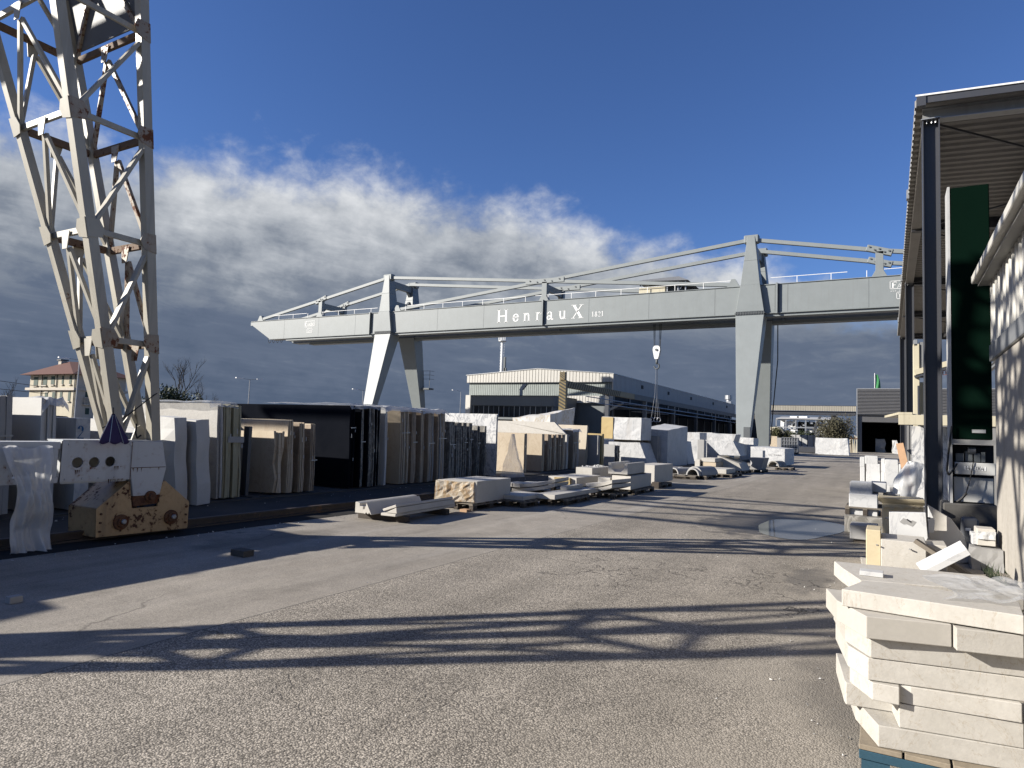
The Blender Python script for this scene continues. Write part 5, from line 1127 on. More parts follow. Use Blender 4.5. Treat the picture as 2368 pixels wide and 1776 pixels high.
# antenna mast behind the hall
AMX, AMY = atY(1160, 850, 125).x, 125.0
am = empty('antenna_mast', (AMX, AMY, 0), 'slim white lattice antenna mast rising behind the hall', 'mast')
b = MB(); zt = atY(1160, 790, 125).z; ztop = atY(1160, 770, 125).z
b.cyl((AMX, AMY, 0), (AMX, AMY, zt), .28, 10); b.build('pole', 'sign_white', am)
for k in range(26): MB().box(AMX-.5, AMX+.5, AMY-.04, AMY+.04, zt-.4-k*.34-.05, zt-.4-k*.34+.05).build('rung', 'sign_white', am)
MB().cyl((AMX, AMY, zt), (AMX, AMY, zt+.15), .9, 12).build('platform', 'galv', am)
for dx in (-.8, -.45, -.1, .3, .75): bx(AMX+dx-.06, AMX+dx+.06, AMY-.3, AMY-.15, zt+.2, ztop+rs.uniform(-.2, .6)).build('aerial', 'sign_white', am)
b = MB(); b.box(AMX+.5, AMX+.95, AMY-.2, AMY+.2, zt-6.5, zt-3.4); b.box(AMX+.7, AMX+1.2, AMY-.2, AMY+.2, zt-7.4, zt-5.8); b.build('equipment', 'crane_dark', am)

# ---------------------------------------------------------------- yellow house at the far left
d = ray(178, 870); k_ = 140/math.hypot(d.x, d.y); CXH, CYH = d.x*k_, d.y*k_
def hy_(px, py): return atY(px, py, CYH)
def hx_(px, py): return atX(px, py, CXH)
house = empty('yellow_house', (CXH, CYH, 0), 'three storey yellow house with red tiled roof beyond the slab row', 'house')
ze = hy_(170, 866).z; xl = hy_(70, 880).x; yr = hx_(292, 880).y; zc = hy_(178, 898).z
bx(xl, CXH, CYH, yr, 0, ze).build('wall', 'house_wall', house)
bx(xl-.6, CXH+.3, CYH-.5, yr+.3, zc-.35, zc+.1).build('balcony_slab', 'house_trim', house)
bx(CXH-.01, CXH+.02, CYH+.02, yr-.02, 0, ze-.02).build('side_wall', 'house_trim', house)
zr = hx_(215, 846).z; ov = 1.3
ex0, ex1, ey0, ey1 = xl-ov, CXH+ov, CYH-ov, yr+ov; xm0, xm1, ym = xl+(CXH-xl)*.45, CXH-(CXH-xl)*.45, (CYH+yr)/2
b = MB(); A = [(ex0, ey0, ze), (ex1, ey0, ze), (ex1, ey1, ze), (ex0, ey1, ze)]; r0, r1 = (min(xm0, xm1)-.2, CYH+(yr-CYH)*.35, zr+1.0), (max(xm0, xm1)+.2, CYH+(yr-CYH)*.65, zr+1.0)
b.poly(A+[r0, r1], [(0, 1, 5, 4), (1, 2, 5), (2, 3, 4, 5), (3, 0, 4), (3, 2, 1, 0)]); ro = b.build('roof', 'tile_red', house, solid=.15)
c = hy_(107, 853); bx(c.x-.5, c.x+.5, CYH+2.2, CYH+3.2, ze+.3, ze+2.9).build('chimney', 'house_trim', ro); bx(c.x-.7, c.x+.7, CYH+2, CYH+3.4, ze+2.9, ze+3.15).build('chimney_cap', 'dark_steel', ro)
b = MB(); a0 = V((hy_(155, 845).x, CYH+5, zr+.8)); b.cyl(a0, a0+V((0, 0, 2.6)), .05, 5)
for kk in range(5): b.beam(a0+V((-.9+kk*.2, -.5, 2.5-.05*kk)), a0+V((-.9+kk*.2, .5, 2.5-.05*kk)), .05, .05)
b.beam(a0+V((-1.1, 0, 2.5)), a0+V((.3, 0, 2.2)), .06, .06); b.build('tv_aerial', 'galv', ro)
for pa, pb, ya, yb in ((78, 89, 872, 891), (100, 110, 871, 890), (118, 127.5, 870, 889), (143, 148.5, 869, 888), (160.5, 167, 868, 888), (138, 145, 906, 927), (157, 164, 905, 927), (120, 128, 907, 928), (103, 111, 908, 929)):
    a, c = hy_(pa, yb), hy_(pb, ya); w = bx(a.x, c.x, CYH-.06, CYH-.004, a.z, c.z).build('window', 'shutter', house)
    bx(a.x-.15, c.x+.15, CYH-.25, CYH-.065, a.z-.25, a.z-.05).build('sill', 'house_trim', w)
    bx(a.x-.15, c.x+.15, CYH-.12, CYH-.065, c.z+.03, c.z+.22).build('lintel', 'house_trim', w)
for pa, pb, ya, yb in ((196, 207, 907, 927), (196, 207, 872, 892), (240, 250, 875, 893), (196, 206, 944, 958)):
    a, c = hx_(pa, yb), hx_(pb, ya); bx(CXH+.022, CXH+.08, a.y, c.y, a.z, c.z).build('window', 'shutter', house)
a, c = hx_(193, 934), hx_(222, 922); b = MB()
for kk in range(12): yy = a.y+(c.y-a.y)*kk/11; b.box(CXH+.3, CXH+.42, yy-.05, yy+.05, a.z, c.z)
b.box(CXH+.02, CXH+.5, a.y-.2, c.y+.2, a.z-.2, a.z); b.box(CXH+.28, CXH+.46, a.y-.2, c.y+.2, c.z, c.z+.15); b.build('balcony', 'house_trim', house)
for px in (98, 132, 174): a = hy_(px, 890); bx(a.x-.06, a.x+.06, CYH-.18, CYH-.06, 0, ze).build('drain_pipe', 'dark_steel', house)
a = hy_(121, 942); bx(a.x, hy_(149, 942).x, CYH-8, CYH-7.9, 1.5, 4.2).build('dark_window', 'glass_dark', house)

# ---------------------------------------------------------------- far things on the right: dark hall, conveyor bridge, plant
DY = 140.0
dk = empty('dark_hall', (0, DY, 0), 'dark grey ribbed hall with a black open doorway at the road end', 'building')
def hrib(x0, x1, y, z0, z1, n, m, parent, name, d=.10):
    b = MB(); prof = []
    for k in range(n):
        for t, h in ((0, 0), (.45, 0), (.55, 1), (.9, 1)): prof.append(((k+t)/n, h))
    prof.append((1, 0)); w = len(prof)
    b.poly([(x0, y-h*d, z0+(z1-z0)*t) for t, h in prof]+[(x1, y-h*d, z0+(z1-z0)*t) for t, h in prof], [(k+1, k, w+k, w+k+1) for k in range(w-1)]); return b.build(name, m, parent)
hrib(-5.05, 16, DY, 6.95, 11.7, 18, 'dark_clad', dk, 'upper_cladding', .26); hrib(-5.05, -4.35, DY+.5, 0, 6.9, 30, 'dark_clad', dk, 'door_jamb'); hrib(-4.35, 16, DY+.5, 5.6, 6.9, 8, 'dark_clad', dk, 'door_head')
bx(-5.22, -5.06, DY-.15, DY+30, 0, 11.8).build('corner_post', 'galv', dk); bx(-5.1, 16, DY-.12, DY+30, 11.72, 11.84).build('roof', 'galv', dk)
bx(-5.0, 16, DY-.05, DY+.48, 6.88, 6.94).build('ledge', 'dark_steel', dk); bx(2.0, 16, DY+.52, DY+1, 0, 5.6).build('front_wall', 'dark_clad', dk); bx(-5, 16, DY+25, DY+25.3, 0, 11.6).build('back_wall', 'dark_in', dk); bx(1.9, 2.1, DY+1, DY+25, 0, 11.6).build('inner_wall', 'dark_in', dk); bx(-5.04, -4.9, DY+1, DY+25, 0, 11.6).build('side_wall', 'dark_in', dk); bx(-5, 2, DY+.7, DY+25, 5.65, 5.8).build('ceiling', 'dark_in', dk)
rough_hexa(box8(.6, 1.4, DY+2, DY+3, 0, 2.4), (3, 3, 4), .25, 91, 1.5).build('statue_block', 'marble', label='pale rough stone figure just inside the dark hall doorway', cat='marble block')
rough_hexa(box8(-2.2, -.6, DY+6, DY+7, .0, 2.6), (4, 2, 3), .3, 92, 1.5).build('stone_pile', 'marble', label='pale stones deep inside the dark hall', cat='marble block')
rough_hexa(box8(.9, 2.2, DY-7.5, DY-5.5, 0, .8), (4, 3, 3), .12, 93, 1.5).build('stone_pile', 'marble', label='low pale stones outside the dark hall by the posts', cat='marble block')
fp = empty('flag_pole', (-2.3, DY+6, 0), 'flag pole with a green flag behind the dark hall roof', 'flag'); b = MB(); b.cyl((-2.3, DY+6, 11.7), (-2.3, DY+6, 15.2), .09, 8); b.build('pole', 'galv', fp)
b = MB(); b.grid(lambda u, v: V((-2.2+u*1.1*(.35+.65*v)+.1*sin(v*5), DY+6+.2*sin(u*5+v*3), 14.9-3.3*v)), 8, 12); b.build('flag', 'flag_green', fp, solid=.02)
br = empty('conveyor_bridge', (-14, DY+1, 0), 'long covered conveyor bridge with ribbed cream cladding beside the dark hall', 'bridge')
ribbed(-24, -5.3, DY+1, 7.55, 8.5, 62, 'bridge_clad', br, 'cladding', .12); bx(-24, -5.3, DY+1.05, DY+4, 8.5, 8.62).build('roof', 'dark_steel', br); bx(-24, -5.4, DY+1.4, DY+4, 6.95, 7.5).build('girder', 'dark_steel', br); bx(-24, -5.6, DY+1.0, DY+4, 6.82, 6.92).build('bottom_flange', 'dark_steel', br)
for x in (-9.2, -23.5): bx(x-.4, x+.4, DY+1.5, DY+3, 0, 6.7).build('pier', 'concrete_dark', br)
b = MB(); b.box(-8.6, -6.6, DY+1.5, DY+2.5, 5.0, 5.4); b.box(-7.0, -6.3, DY+1.3, DY+2.7, 4.5, 6.2); b.build('drive_unit', 'dark_steel', br)
# open steel frame with plant behind
PY = 190.0
def P_(px, py): return atY(px, py, PY)
pl = empty('stone_plant', (P_(1860, 1000).x, PY, 0), 'open steel frame with white machinery seen under the conveyor bridge', 'plant')
x0, x1, z1 = P_(1795, 970).x, P_(1935, 970).x, P_(1860, 971).z
for k in range(7):
    x = x0+(x1-x0)*k/6
    for y in (PY, PY+9): bx(x-.12, x+.12, y-.12, y+.12, 0, z1).build('post', 'galv', pl)
for z in (z1, z1*.72, z1*.5): bx(x0, x1, PY-.1, PY+.1, z-.14, z+.14).build('rail', 'galv', pl)
b = MB(); b.hexa([(x0, PY-.5, z1+.15), (x1, PY-.5, z1+.15), (x1, PY+10, z1+.9), (x0, PY+10, z1+.9), (x0, PY-.5, z1+.3), (x1, PY-.5, z1+.3), (x1, PY+10, z1+1.1), (x0, PY+10, z1+1.1)]); b.build('roof', 'light_grey', pl)
for k, (pa, pb, ya, yb, m) in enumerate(((1803, 1815, 970, 1005, 'sign_white'), (1816, 1840, 974, 990, 'sign_white'), (1822, 1838, 992, 1003, 'sign_white'), (1842, 1856, 975, 1006, 'dark_in'), (1849, 1855, 984, 996, 'sign_white'), (1858, 1885, 985, 1006, 'sign_white'), (1862, 1903, 989, 991, 'yellow_paint'), (1858, 1890, 975, 984, 'crane_dark'), (1888, 1905, 978, 1006, 'sign_white'))):
    a, c = P_(pa, yb), P_(pb, ya); bx(a.x, c.x, PY+1.5+k*.4, PY+3+k*.6, max(0, a.z), c.z).build('machine', m, pl)
rg = random.Random(8)
for k in range(26):
    px, py = rg.uniform(1805, 1900), rg.uniform(976, 1004); a = P_(px, py); s_ = rg.uniform(.2, .7)
    bx(a.x, a.x+s_*rg.uniform(.5, 2), PY+.6, PY+1.2, a.z, a.z+s_).build('fitting', rg.choice(['dark_in', 'sign_white', 'crane_dark', 'galv']), pl)
a, c = P_(1877, 1005), P_(1898, 962); MB().beam(a, c, .5, .5).build('conveyor', 'dark_steel', pl)
for pa, pb, m in ((1821, 1842, 'sign_white'), (1838, 1862, 'sign_white')):
    a, c = P_(pa, 966), P_(pb, 961); bx(a.x, c.x, PY+5, PY+9, a.z, c.z).build('roof_tank', m, pl)
b = MB(); c = P_(1790, 998); b.cyl((c.x+1.5, PY-8, 0), (c.x+1.5, PY-8, 3.2), 3.4, 20); b.cyl((c.x+1.5, PY-8, 3.2), (c.x+1.5, PY-8, 5.0), 3.4, 20, 1.5); b.build('dome_tank', 'machine_cream', bevel=.2, label='cream round tank left of the clipped bush', cat='tank')
fe = empty('panel_fence', (P_(1860, 1015).x, 150, 0), 'grey panel fence in front of the distant plant', 'fence')
FYY = 150.0
for k in range(11):
    xa = atY(1772+k*13.6, 1012, FYY).x; xb = atY(1772+(k+1)*13.6, 1012, FYY).x
    bx(xa+.05, xb-.05, FYY, FYY+.1, .1, atY(1860, 1006, FYY).z).build('panel', 'light_grey', fe); bx(xb-.05, xb+.05, FYY-.05, FYY+.15, 0, atY(1860, 1005, FYY).z).build('post', 'dark_steel', fe)
# liquid container cage and clutter near the fence
ib = empty('liquid_container', (-11, 92, 0), 'white caged liquid container near the right gantry leg', 'container')
c0 = atY(1826, 1012, 86); cw = atY(1844, 1012, 86).x-atY(1808, 1012, 86).x
bx(c0.x-cw/2, c0.x+cw/2, 86.1, 87.6, .3, c0.z).build('tank', 'bluegrey_panel', ib); bx(c0.x-cw/2, c0.x+cw/2, 86, 87.7, 0, .28).build('pallet_base', 'wood_dark', ib)
b = MB()
for k in range(7): xx = c0.x-cw/2+cw*k/6; b.box(xx-.025, xx+.025, 86.02, 86.07, .28, c0.z+.02)
for k in range(5): zz_ = .3+(c0.z-.3)*k/4; b.box(c0.x-cw/2, c0.x+cw/2, 85.99, 86.04, zz_-.025, zz_+.025)
b.build('cage', 'galv', ib)
for k, (pa, pb, ya, m, lab) in enumerate(((1773, 1797, 1008, 'beige_slab', 'low beige wall behind the right gantry leg'), (1797, 1806, 1012, 'grey_slab', 'grey stone post left of the liquid container'))):
    a, c = atY(pa, ya, 90), atY(pb, ya, 90); bx(a.x, c.x, 90, 91, 0, a.z).build('low_wall', m, label=lab, cat='wall')
bx(atY(1838, 1030, 100).x, atY(1890, 1030, 100).x, 103, 106, 0, atY(1838, 1032, 103).z).build('dark_stack', 'dark_steel', bevel=.1, label='dark flat stack in front of the panel fence', cat='stack')
wp = empty('paling', (-5.6, 128, 0), 'row of weathered pale stakes beside the dark hall', 'fence')
for k in range(9): xx = atY(1965+k*2.0, 1030, 128).x; MB().beam((xx, 128, 0), (xx+rg.uniform(-.2, .2), 128, 2.6+rg.uniform(-.4, .4)), .14, .1).build('stake', rg.choice(['machine_cream', 'wood', 'house_trim']), wp)
bx(atY(1963, 1017, 128).x, atY(1983, 1017, 128).x, 127.9, 128.1, 2.3, 2.45).build('top_rail', 'rust', wp)

# ---------------------------------------------------------------- trees
def leafy(name, c, rx, ry, rz_, n, s, leaf, label, seed, trunk=None, lobes=9):
    r = random.Random(seed); c = V(c); o = empty(name, (c.x, c.y, 0), label, 'tree' if 'tree' in name else 'bush')
    b = MB(); ls = []
    for _ in range(lobes):
        v = V((r.gauss(0, 1), r.gauss(0, 1), r.gauss(0, 1))).normalized(); ls.append((V((v.x*rx, v.y*ry, v.z*rz_))*r.uniform(.3, .72), r.uniform(.32, .55)))
    for _ in range(n):
        lc_, lr = r.choice(ls); v = V((r.gauss(0, 1), r.gauss(0, 1), r.gauss(0, 1))).normalized()*(r.random()**.45)*lr
        p = c+lc_+V((v.x*rx, v.y*ry, v.z*rz_))
        if p.z < .05: continue
        a = V((r.gauss(0, 1), r.gauss(0, 1), r.gauss(0, 1))).normalized(); q = a.orthogonal().normalized(); w = a.cross(q); t = s*r.uniform(.6, 1.3)
        b.face([p-q*t*.5, p+w*t*.32, p+q*t*.5, p-w*t*.32])
    b.build('crown', leaf, o)
    t = MB(); h = c.z-rz_*.2; t.cyl((c.x, c.y, 0), (c.x, c.y, h), max(.06, rx*.07), 8, max(.03, rx*.04))
    for _ in range(7):
        v = V((r.gauss(0, 1)*rx*.5, r.gauss(0, 1)*ry*.5, rz_*r.uniform(.2, .7))); p0 = V((c.x, c.y, h*r.uniform(.5, 1))); t.cyl(p0, p0+v, rx*.035, 6, rx*.012)
    t.build('trunk', 'bark', o); return o
def bare(name, x, y, h, label, seed, rad=.13, spread=.62, lev=5, lean=0.0):
    r = random.Random(seed); o = empty(name, (x, y, 0), label, 'tree'); tr_, br_ = MB(), MB()
    def grow(m, p, d, L_, ra, k):
        q = p+d*L_; m.cyl(p, q, ra, 6 if k > 2 else 4, ra*.62, caps=False)
        if k == 0: return
        for _ in range(3 if k > 1 else 2):
            e = (d+V((r.uniform(-1, 1), r.uniform(-1, 1), r.uniform(-.25, .7)))*spread).normalized(); grow(br_, p+d*L_*r.uniform(.55, 1), e, L_*r.uniform(.55, .8), ra*.55, k-1)
    grow(tr_, V((x, y, 0)), V((lean, 0, 1)).normalized(), h*.34, rad, lev); tr_.build('trunk', 'bark', o); br_.build('crown', 'bark', o); return o
c = atY(1802, 995, 120); leafy('clipped_bush', (c.x, 120, 2.2), 2.4, 2.2, 2.1, 5200, .26, 'leaf_olive', 'rounded olive green clipped bush before the plant', 3, lobes=30)
c = atY(1915, 990, 118); leafy('shrubby_tree', (c.x+.9, 118, 3.4), 3.0, 2.6, 3.3, 7500, .24, 'leaf_brown', 'broad olive brown shrubby tree behind the far white block', 5, lobes=26)
for k, px in enumerate((1838, 1862)):
    c = atY(px, 1003, 149); leafy('hedge_bush', (c.x, 151.5, 2.6), 2.2, 1.0, 1.3, 900, .3, 'leaf_dark', 'dark hedge bush over the panel fence, %s of two' % ('left', 'right')[k], 20+k)
c = atX(395, 905, -60); leafy('dark_bush', (-60, c.y, 3.0), 2.4, 3.0, 2.5, 4200, .26, 'leaf_dark', 'dark evergreen bush behind the lattice leg', 7, lobes=14)
c = atX(410, 900, -62); bare('bare_tree', -62, c.y, 9.0, 'bare branching tree behind the dark evergreen bush', 11, .14)
c = atX(465, 905, -64); bare('bare_tree', -64, c.y, 7.0, 'smaller bare tree to the right of the evergreen bush', 13, .10)
c = atX(1020, 925, -58); bare('bare_tree', -58, c.y, 5.4, 'distant bare treetop left of the hall', 17, .10)
c = atX(8, 900, -70); bare('bare_tree', -70, c.y, 5.5, 'thin bare tree at the far left edge', 19, .09)
# yard lamps
def lamp(px, ptop, X, double, label):
    p = atX(px, ptop, X); o = empty('street_lamp', (p.x, p.y, 0), label, 'street lamp', 'street lamps')
    MB().cyl((p.x, p.y, 0), (p.x, p.y, p.z), .11, 8, .06).build('pole', 'galv', o)
    for s_ in ((-1, 1) if double else (-1,)):
        MB().beam((p.x, p.y, p.z), (p.x+s_*.6, p.y+s_*.9, p.z+.12), .07, .07).build('arm', 'galv', o)
        MB().hexa([(p.x+s_*.5-.12, p.y+s_*.8, p.z+.06), (p.x+s_*.5+.12, p.y+s_*.8, p.z+.06), (p.x+s_*1.0+.15, p.y+s_*1.6, p.z+.10), (p.x+s_*1.0-.15, p.y+s_*1.6, p.z+.10), (p.x+s_*.5-.1, p.y+s_*.8, p.z+.2), (p.x+s_*.5+.1, p.y+s_*.8, p.z+.2), (p.x+s_*1.0+.1, p.y+s_*1.6, p.z+.24), (p.x+s_*1.0-.1, p.y+s_*1.6, p.z+.24)]).build('lamp_head', 'sign_white', o)
lamp(184, 833, -75, False, 'single arm street lamp in front of the yellow house')
lamp(578, 878, -80, True, 'double arm street lamp above the black slabs')
lamp(840, 903, -80, True, 'double arm street lamp left of the left gantry leg')
lamp(975, 920, -75, False, 'short street lamp right of the left gantry leg')
lamp(1066, 905, -75, False, 'single street lamp just left of the hall')
# overhead wires far left
b = MB()
for z in (6.3, 5.2): b.tube([(-130, 20, z), (-100, 40, z-.4), (-128, 62, z)], .04, 4)
b.build('overhead_wires', 'rubber', label='thin overhead wires left of the yellow house', cat='wire')
# cars hidden low by the house: one pale roof shows
b = MB(); c = atX(85+20, 938, -70); b.prism([(-70, c.y-2, .3), (-70, c.y+2, .3), (-70, c.y+2, .9), (-70, c.y+1.2, 1.5), (-70, c.y-1, 1.55), (-70, c.y-1.8, .95)], (1.7, 0, 0)); b.build('parked_van', 'dark_steel', bevel=.08, label='dark parked vehicle in front of the yellow house', cat='van')

# ---------------------------------------------------------------- steel shed on the right
shed = empty('steel_shed', (3, 28, 0), 'tall open steel shed with dark posts and ribbed roof at the right', 'shed')
for k, y in enumerate((14.0, 28.2, 42.4)):
    p = MB(); p.box(.55, .568, y-.15, y+.15, 0.02, 7.5); p.box(.802, .82, y-.15, y+.15, .02, 7.5); p.box(.569, .801, y-.006, y+.006, .02, 7.5)
    po = p.build('post', 'dark_steel', shed)
    bx(.50, .87, y-.2, y+.2, .0, .02).build('base_plate', 'dark_steel', po); bx(.53, .84, y-.17, y+.17, 7.502, 7.52).build('cap_plate', 'galv', po)
    b = MB()
    for dx in (.62, .70, .76): b.cyl((dx, y-.1, 7.44), (dx, y-.1, 7.50), .014, 6)
    b.build('bolts', 'galv', po, kind='stuff')
zr_ = lambda x: 8.02+(x-.5)*.05
def ibeam(a, b_, h, w, m, parent, name):
    a, b_ = V(a), V(b_); q = MB(); up = V((0, 0, 1)); d = (b_-a).normalized(); s_ = d.cross(up).normalized()
    q.beam(a+up*(h/2-.008), b_+up*(h/2-.008), w, .016); q.beam(a-up*(h/2-.008), b_-up*(h/2-.008), w, .016); q.beam(a, b_, .012, h-.034); return q.build(name, m, parent)
ibeam((.56, 14.0, 7.635), (12, 14.0, 6.95), .22, .22, 'galv', shed, 'front_rafter')
for y in (21.1, 28.2, 35.3, 42.4): ibeam((.57, y, 7.60), (12, y, 6.92), .28, .22, 'dark_steel', shed, 'rafter')
ibeam((.685, 14.16, 7.62), (.685, 43, 7.62), .22, .24, 'roof_under', shed, 'eave_beam')
for x in (2.6, 4.8, 7.2, 9.6): ibeam((x, 13.8, 7.66-x*.06), (x, 43, 7.66-x*.06), .14, .10, 'galv', shed, 'purlin')
MB().corr((.46, 13.6, 7.79), (0, 29.8, 0), (12, 0, -.72), 100, .045, (0, 0, -1)).build('roof_deck', 'roof_under', shed)
b = MB(); b.corr((.46, 13.6, 7.82), (0, 29.8, 0), (12, 0, -.72), 100, .04, (0, 0, 1)); b.build('roof_top', 'white_clad', shed)
b = MB(); b.beam((.44, 13.58, 7.855), (12.4, 13.58, 7.137), .03, .03); b.build('front_flashing', 'sign_white', shed)
b = MB(); b.beam((.5, 13.6, 7.775), (12.4, 13.6, 7.06), .02, .13); b.build('fascia', 'dark_steel', shed)
bx(.46, .60, 13.57, 13.7, 7.66, 7.83).build('end_bracket', 'dark_steel', shed)
b = MB(); b.corr((.455, 13.62, 7.72), (0, 29.7, 0), (0, 0, .13), 100, .02, (-1, 0, 0)); b.build('eave_edge', 'steel_light', shed)
for k in range(4):
    y = 14.2+k*7.1
    MB().beam((.8, y, 7.52), (7.5, y+6.8, 7.1), .04, .04).build('wind_brace', 'dark_steel', shed); MB().beam((7.5, y, 7.1), (.8, y+6.8, 7.52), .04, .04).build('wind_brace', 'dark_steel', shed)
for k in range(3): bx(.40, .455, 18.6+k*9.5, 18.8+k*9.5, 7.62, 7.84).build('eave_clip', 'galv', shed)
ibeam((5.5, 43.0, 6.6), (5.5, 60, 6.4), .3, .2, 'galv', shed, 'outer_beam')
# ---------------------------------------------------------------- concrete wall with ribbed cladding
wl = empty('boundary_wall', (1.4, 6, 0), 'concrete wall with ribbed white cladding and pale cap at the right edge', 'wall')
for k in range(5):
    y1_ = 11.45-k*2.9; bx(1.30, 1.52, y1_-2.885, y1_, 0.02, 2.84).build('concrete_panel', 'concrete', wl, bevel=.012)
bx(1.27, 1.40, -3.2, 11.75, 2.845, 3.08).build('channel', 'galv', wl, bevel=.008)
MB().corr((1.36, 11.85, 3.08), (0, -15, 0), (0, 0, .95), 62, .07, (-1, 0, 0)).build('cladding', 'white_clad', wl)
bx(1.08, 1.62, -3.2, 11.92, 4.03, 4.14).build('cap', 'white_clad', wl, bevel=.01)
bx(1.16, 1.36, -3.2, 11.88, 3.985, 4.027).build('soffit', 'steel_light', wl)
# ---------------------------------------------------------------- green column machine behind the wall end
def YZ(px, py, y): return atY(px, py, y)
MY = 12.25
gm_ = empty('green_machine', (1.05, MY, 0), 'tall dark green steel machine column above a grubby cabinet', 'machine')
xa, xb = YZ(2199, 700, MY).x, YZ(2291, 700, MY).x; zb_, zt_ = YZ(2240, 1016, MY).z, YZ(2240, 430, MY).z
bx(xa, xb, MY, MY+.45, zb_, zt_).build('column', 'green_panel', gm_, bevel=.01)
bx(xa-.035, xa-.003, MY-.01, MY+.45, 0, zt_+.02).build('edge_angle', 'light_grey', gm_)
bx(xa+.25, xa+.42, MY-.012, MY-.004, zb_+.10, zb_+.15).build('name_plate', 'light_grey', gm_)
bx(xa-.03, xb+.05, MY-.05, MY+.4, zb_-.07, zb_-.005).build('shelf_rail', 'steel_light', gm_)
bx(xa, xb+.05, MY+.36, MY+.40, .5, zb_-.08).build('back_panel', 'dark_in', gm_)
z1_, z2_ = YZ(2250, 1098, MY).z, YZ(2250, 1070, MY).z
cbx = bx(YZ(2208, 1080, MY).x, YZ(2302, 1080, MY).x, MY-.03, MY+.2, z1_, z2_).build('control_box', 'machine_white', gm_, bevel=.008)
bx(YZ(2230, 1080, MY).x, YZ(2279, 1080, MY).x, MY-.036, MY-.031, z1_+.065, z2_-.055).build('sign_plate', 'sign_white', cbx)
x_ = YZ(2232, 1080, MY).x; wsign = YZ(2278, 1080, MY).x-x_
write('DALTERNOAI', x_, z1_+.07, .060, MY-.04, [wsign*k/10 for k in range(10)], cbx, 'black_mark', 'sign_letter', .46)
bx(YZ(2207, 1130, MY).x, YZ(2300, 1130, MY).x, MY+.1, MY+.15, YZ(2250, 1163, MY).z, YZ(2250, 1105, MY).z).build('lower_panel', 'machine_white', gm_, bevel=.006)
bx(YZ(2180, 1180, MY).x, xb+.06, MY-.1, MY+.6, .0, YZ(2250, 1166, MY).z).build('plinth', 'concrete_dark', gm_, bevel=.02)
b = MB()
for dx, w, h, m_ in ((.05, .10, .12, 0), (.17, .09, .16, 0), (.28, .08, .13, 0), (.37, .05, .15, 0)): b.box(xa+dx, xa+dx+w, MY+.1, MY+.28, z2_+.012, z2_+.012+h)
b.build('motor_parts', 'crane_dark', gm_)
b = MB(); b.cyl((xa+.20, MY+.1, z2_+.18), (xa+.30, MY+.1, z2_+.18), .05, 12); b.build('pump', 'bluegrey_panel', gm_)
b = MB(); hx0 = YZ(2195, 990, MY).x; b.tube([(hx0+.03, MY-.06, YZ(2203, 985, MY).z), (hx0-.02, MY-.08, YZ(2195, 1050, MY).z), (hx0-.04, MY-.1, YZ(2189, 1088, MY).z), (hx0-.02, MY-.12, YZ(2192, 1098, MY).z), (hx0+.04, MY-.1, YZ(2205, 1086, MY).z), (hx0+.09, MY-.06, YZ(2216, 1072, MY).z)], .014, 8); b.build('hydraulic_hose', 'rubber', gm_, smooth=True)
b = MB(); b.tube([(YZ(2250, 1068, MY).x, MY-.05, YZ(2250, 1068, MY).z), (YZ(2242, 1110, MY).x, MY-.06, YZ(2242, 1110, MY).z), (YZ(2233, 1140, MY).x, MY-.06, YZ(2233, 1140, MY).z)], .008, 6); b.tube([(YZ(2234, 1140, MY).x, MY-.06, YZ(2234, 1140, MY).z), (YZ(2224, 1152, MY).x, MY-.05, YZ(2224, 1152, MY).z), (YZ(2212, 1160, MY).x, MY-.05, YZ(2212, 1160, MY).z)], .02, 6); b.build('cable', 'rubber', gm_)
bc_ = bx(YZ(2222, 1200, 11.9).x, YZ(2262, 1200, 11.9).x, 11.75, 12.05, .12, .58).build('jerry_can', 'bluegrey_panel', bevel=.03, label='dark grey plastic can on the ground below the green machine', cat='can')
bx(YZ(2232, 1190, 11.74).x, YZ(2245, 1190, 11.74).x, 11.742, 11.748, .40, .44).build('label_sticker', 'sign_white', bc_)
bx(.75, 1.2, 11.7, 12.1, .0, .118).build('concrete_step', 'concrete_dark', label='low dark step below the plastic can', cat='step')

# ---------------------------------------------------------------- stone working machine inside the shed
MC = 24.0
mc = empty('stone_saw', (YZ(2120, 900, MC).x, MC, 0), 'cream coloured bridge saw with arm and hoses inside the shed', 'machine')
def mcb(pa, pb, ya, yb, y0, y1, m='machine_cream', name='column'):
    a, c = YZ(pa, yb, MC), YZ(pb, ya, MC); return bx(a.x, c.x, y0, y1, max(0, a.z), c.z).build(name, m, mc, bevel=.01)
mcb(2113, 2126, 795, 1000, MC, MC+.5); mcb(2126, 2150, 790, 862, MC+.05, MC+.5, 'grey_clad', 'motor_cover'); mcb(2113, 2122, 785, 800, MC, MC+.4, 'galv', 'cap')
a, c = YZ(2115, 862, MC), YZ(2240, 828, MC); MB().beam(a, c, .3, .16).build('arm', 'machine_cream', mc); MB().beam(a-V((0, 0, .14)), c-V((0, 0, .14)), .25, .06).build('arm_rail', 'dark_steel', mc)
mcb(2128, 2160, 880, 985, MC+.6, MC+1.0, 'machine_cream', 'cabinet'); mcb(2122, 2126, 892, 985, MC-.05, MC, 'dark_steel', 'guide'); mcb(2114, 2140, 868, 872, MC-.06, MC+.3, 'dark_steel', 'bracket')
b = MB()
for k in range(6): q = YZ(2170+k*7, 862, MC); b.tube([q+V((.05*cos(t), 0, .07*sin(t))) for t in [j*pi/4 for j in range(9)]], .008, 5)
b.build('coiled_hose', 'red_paint', mc)
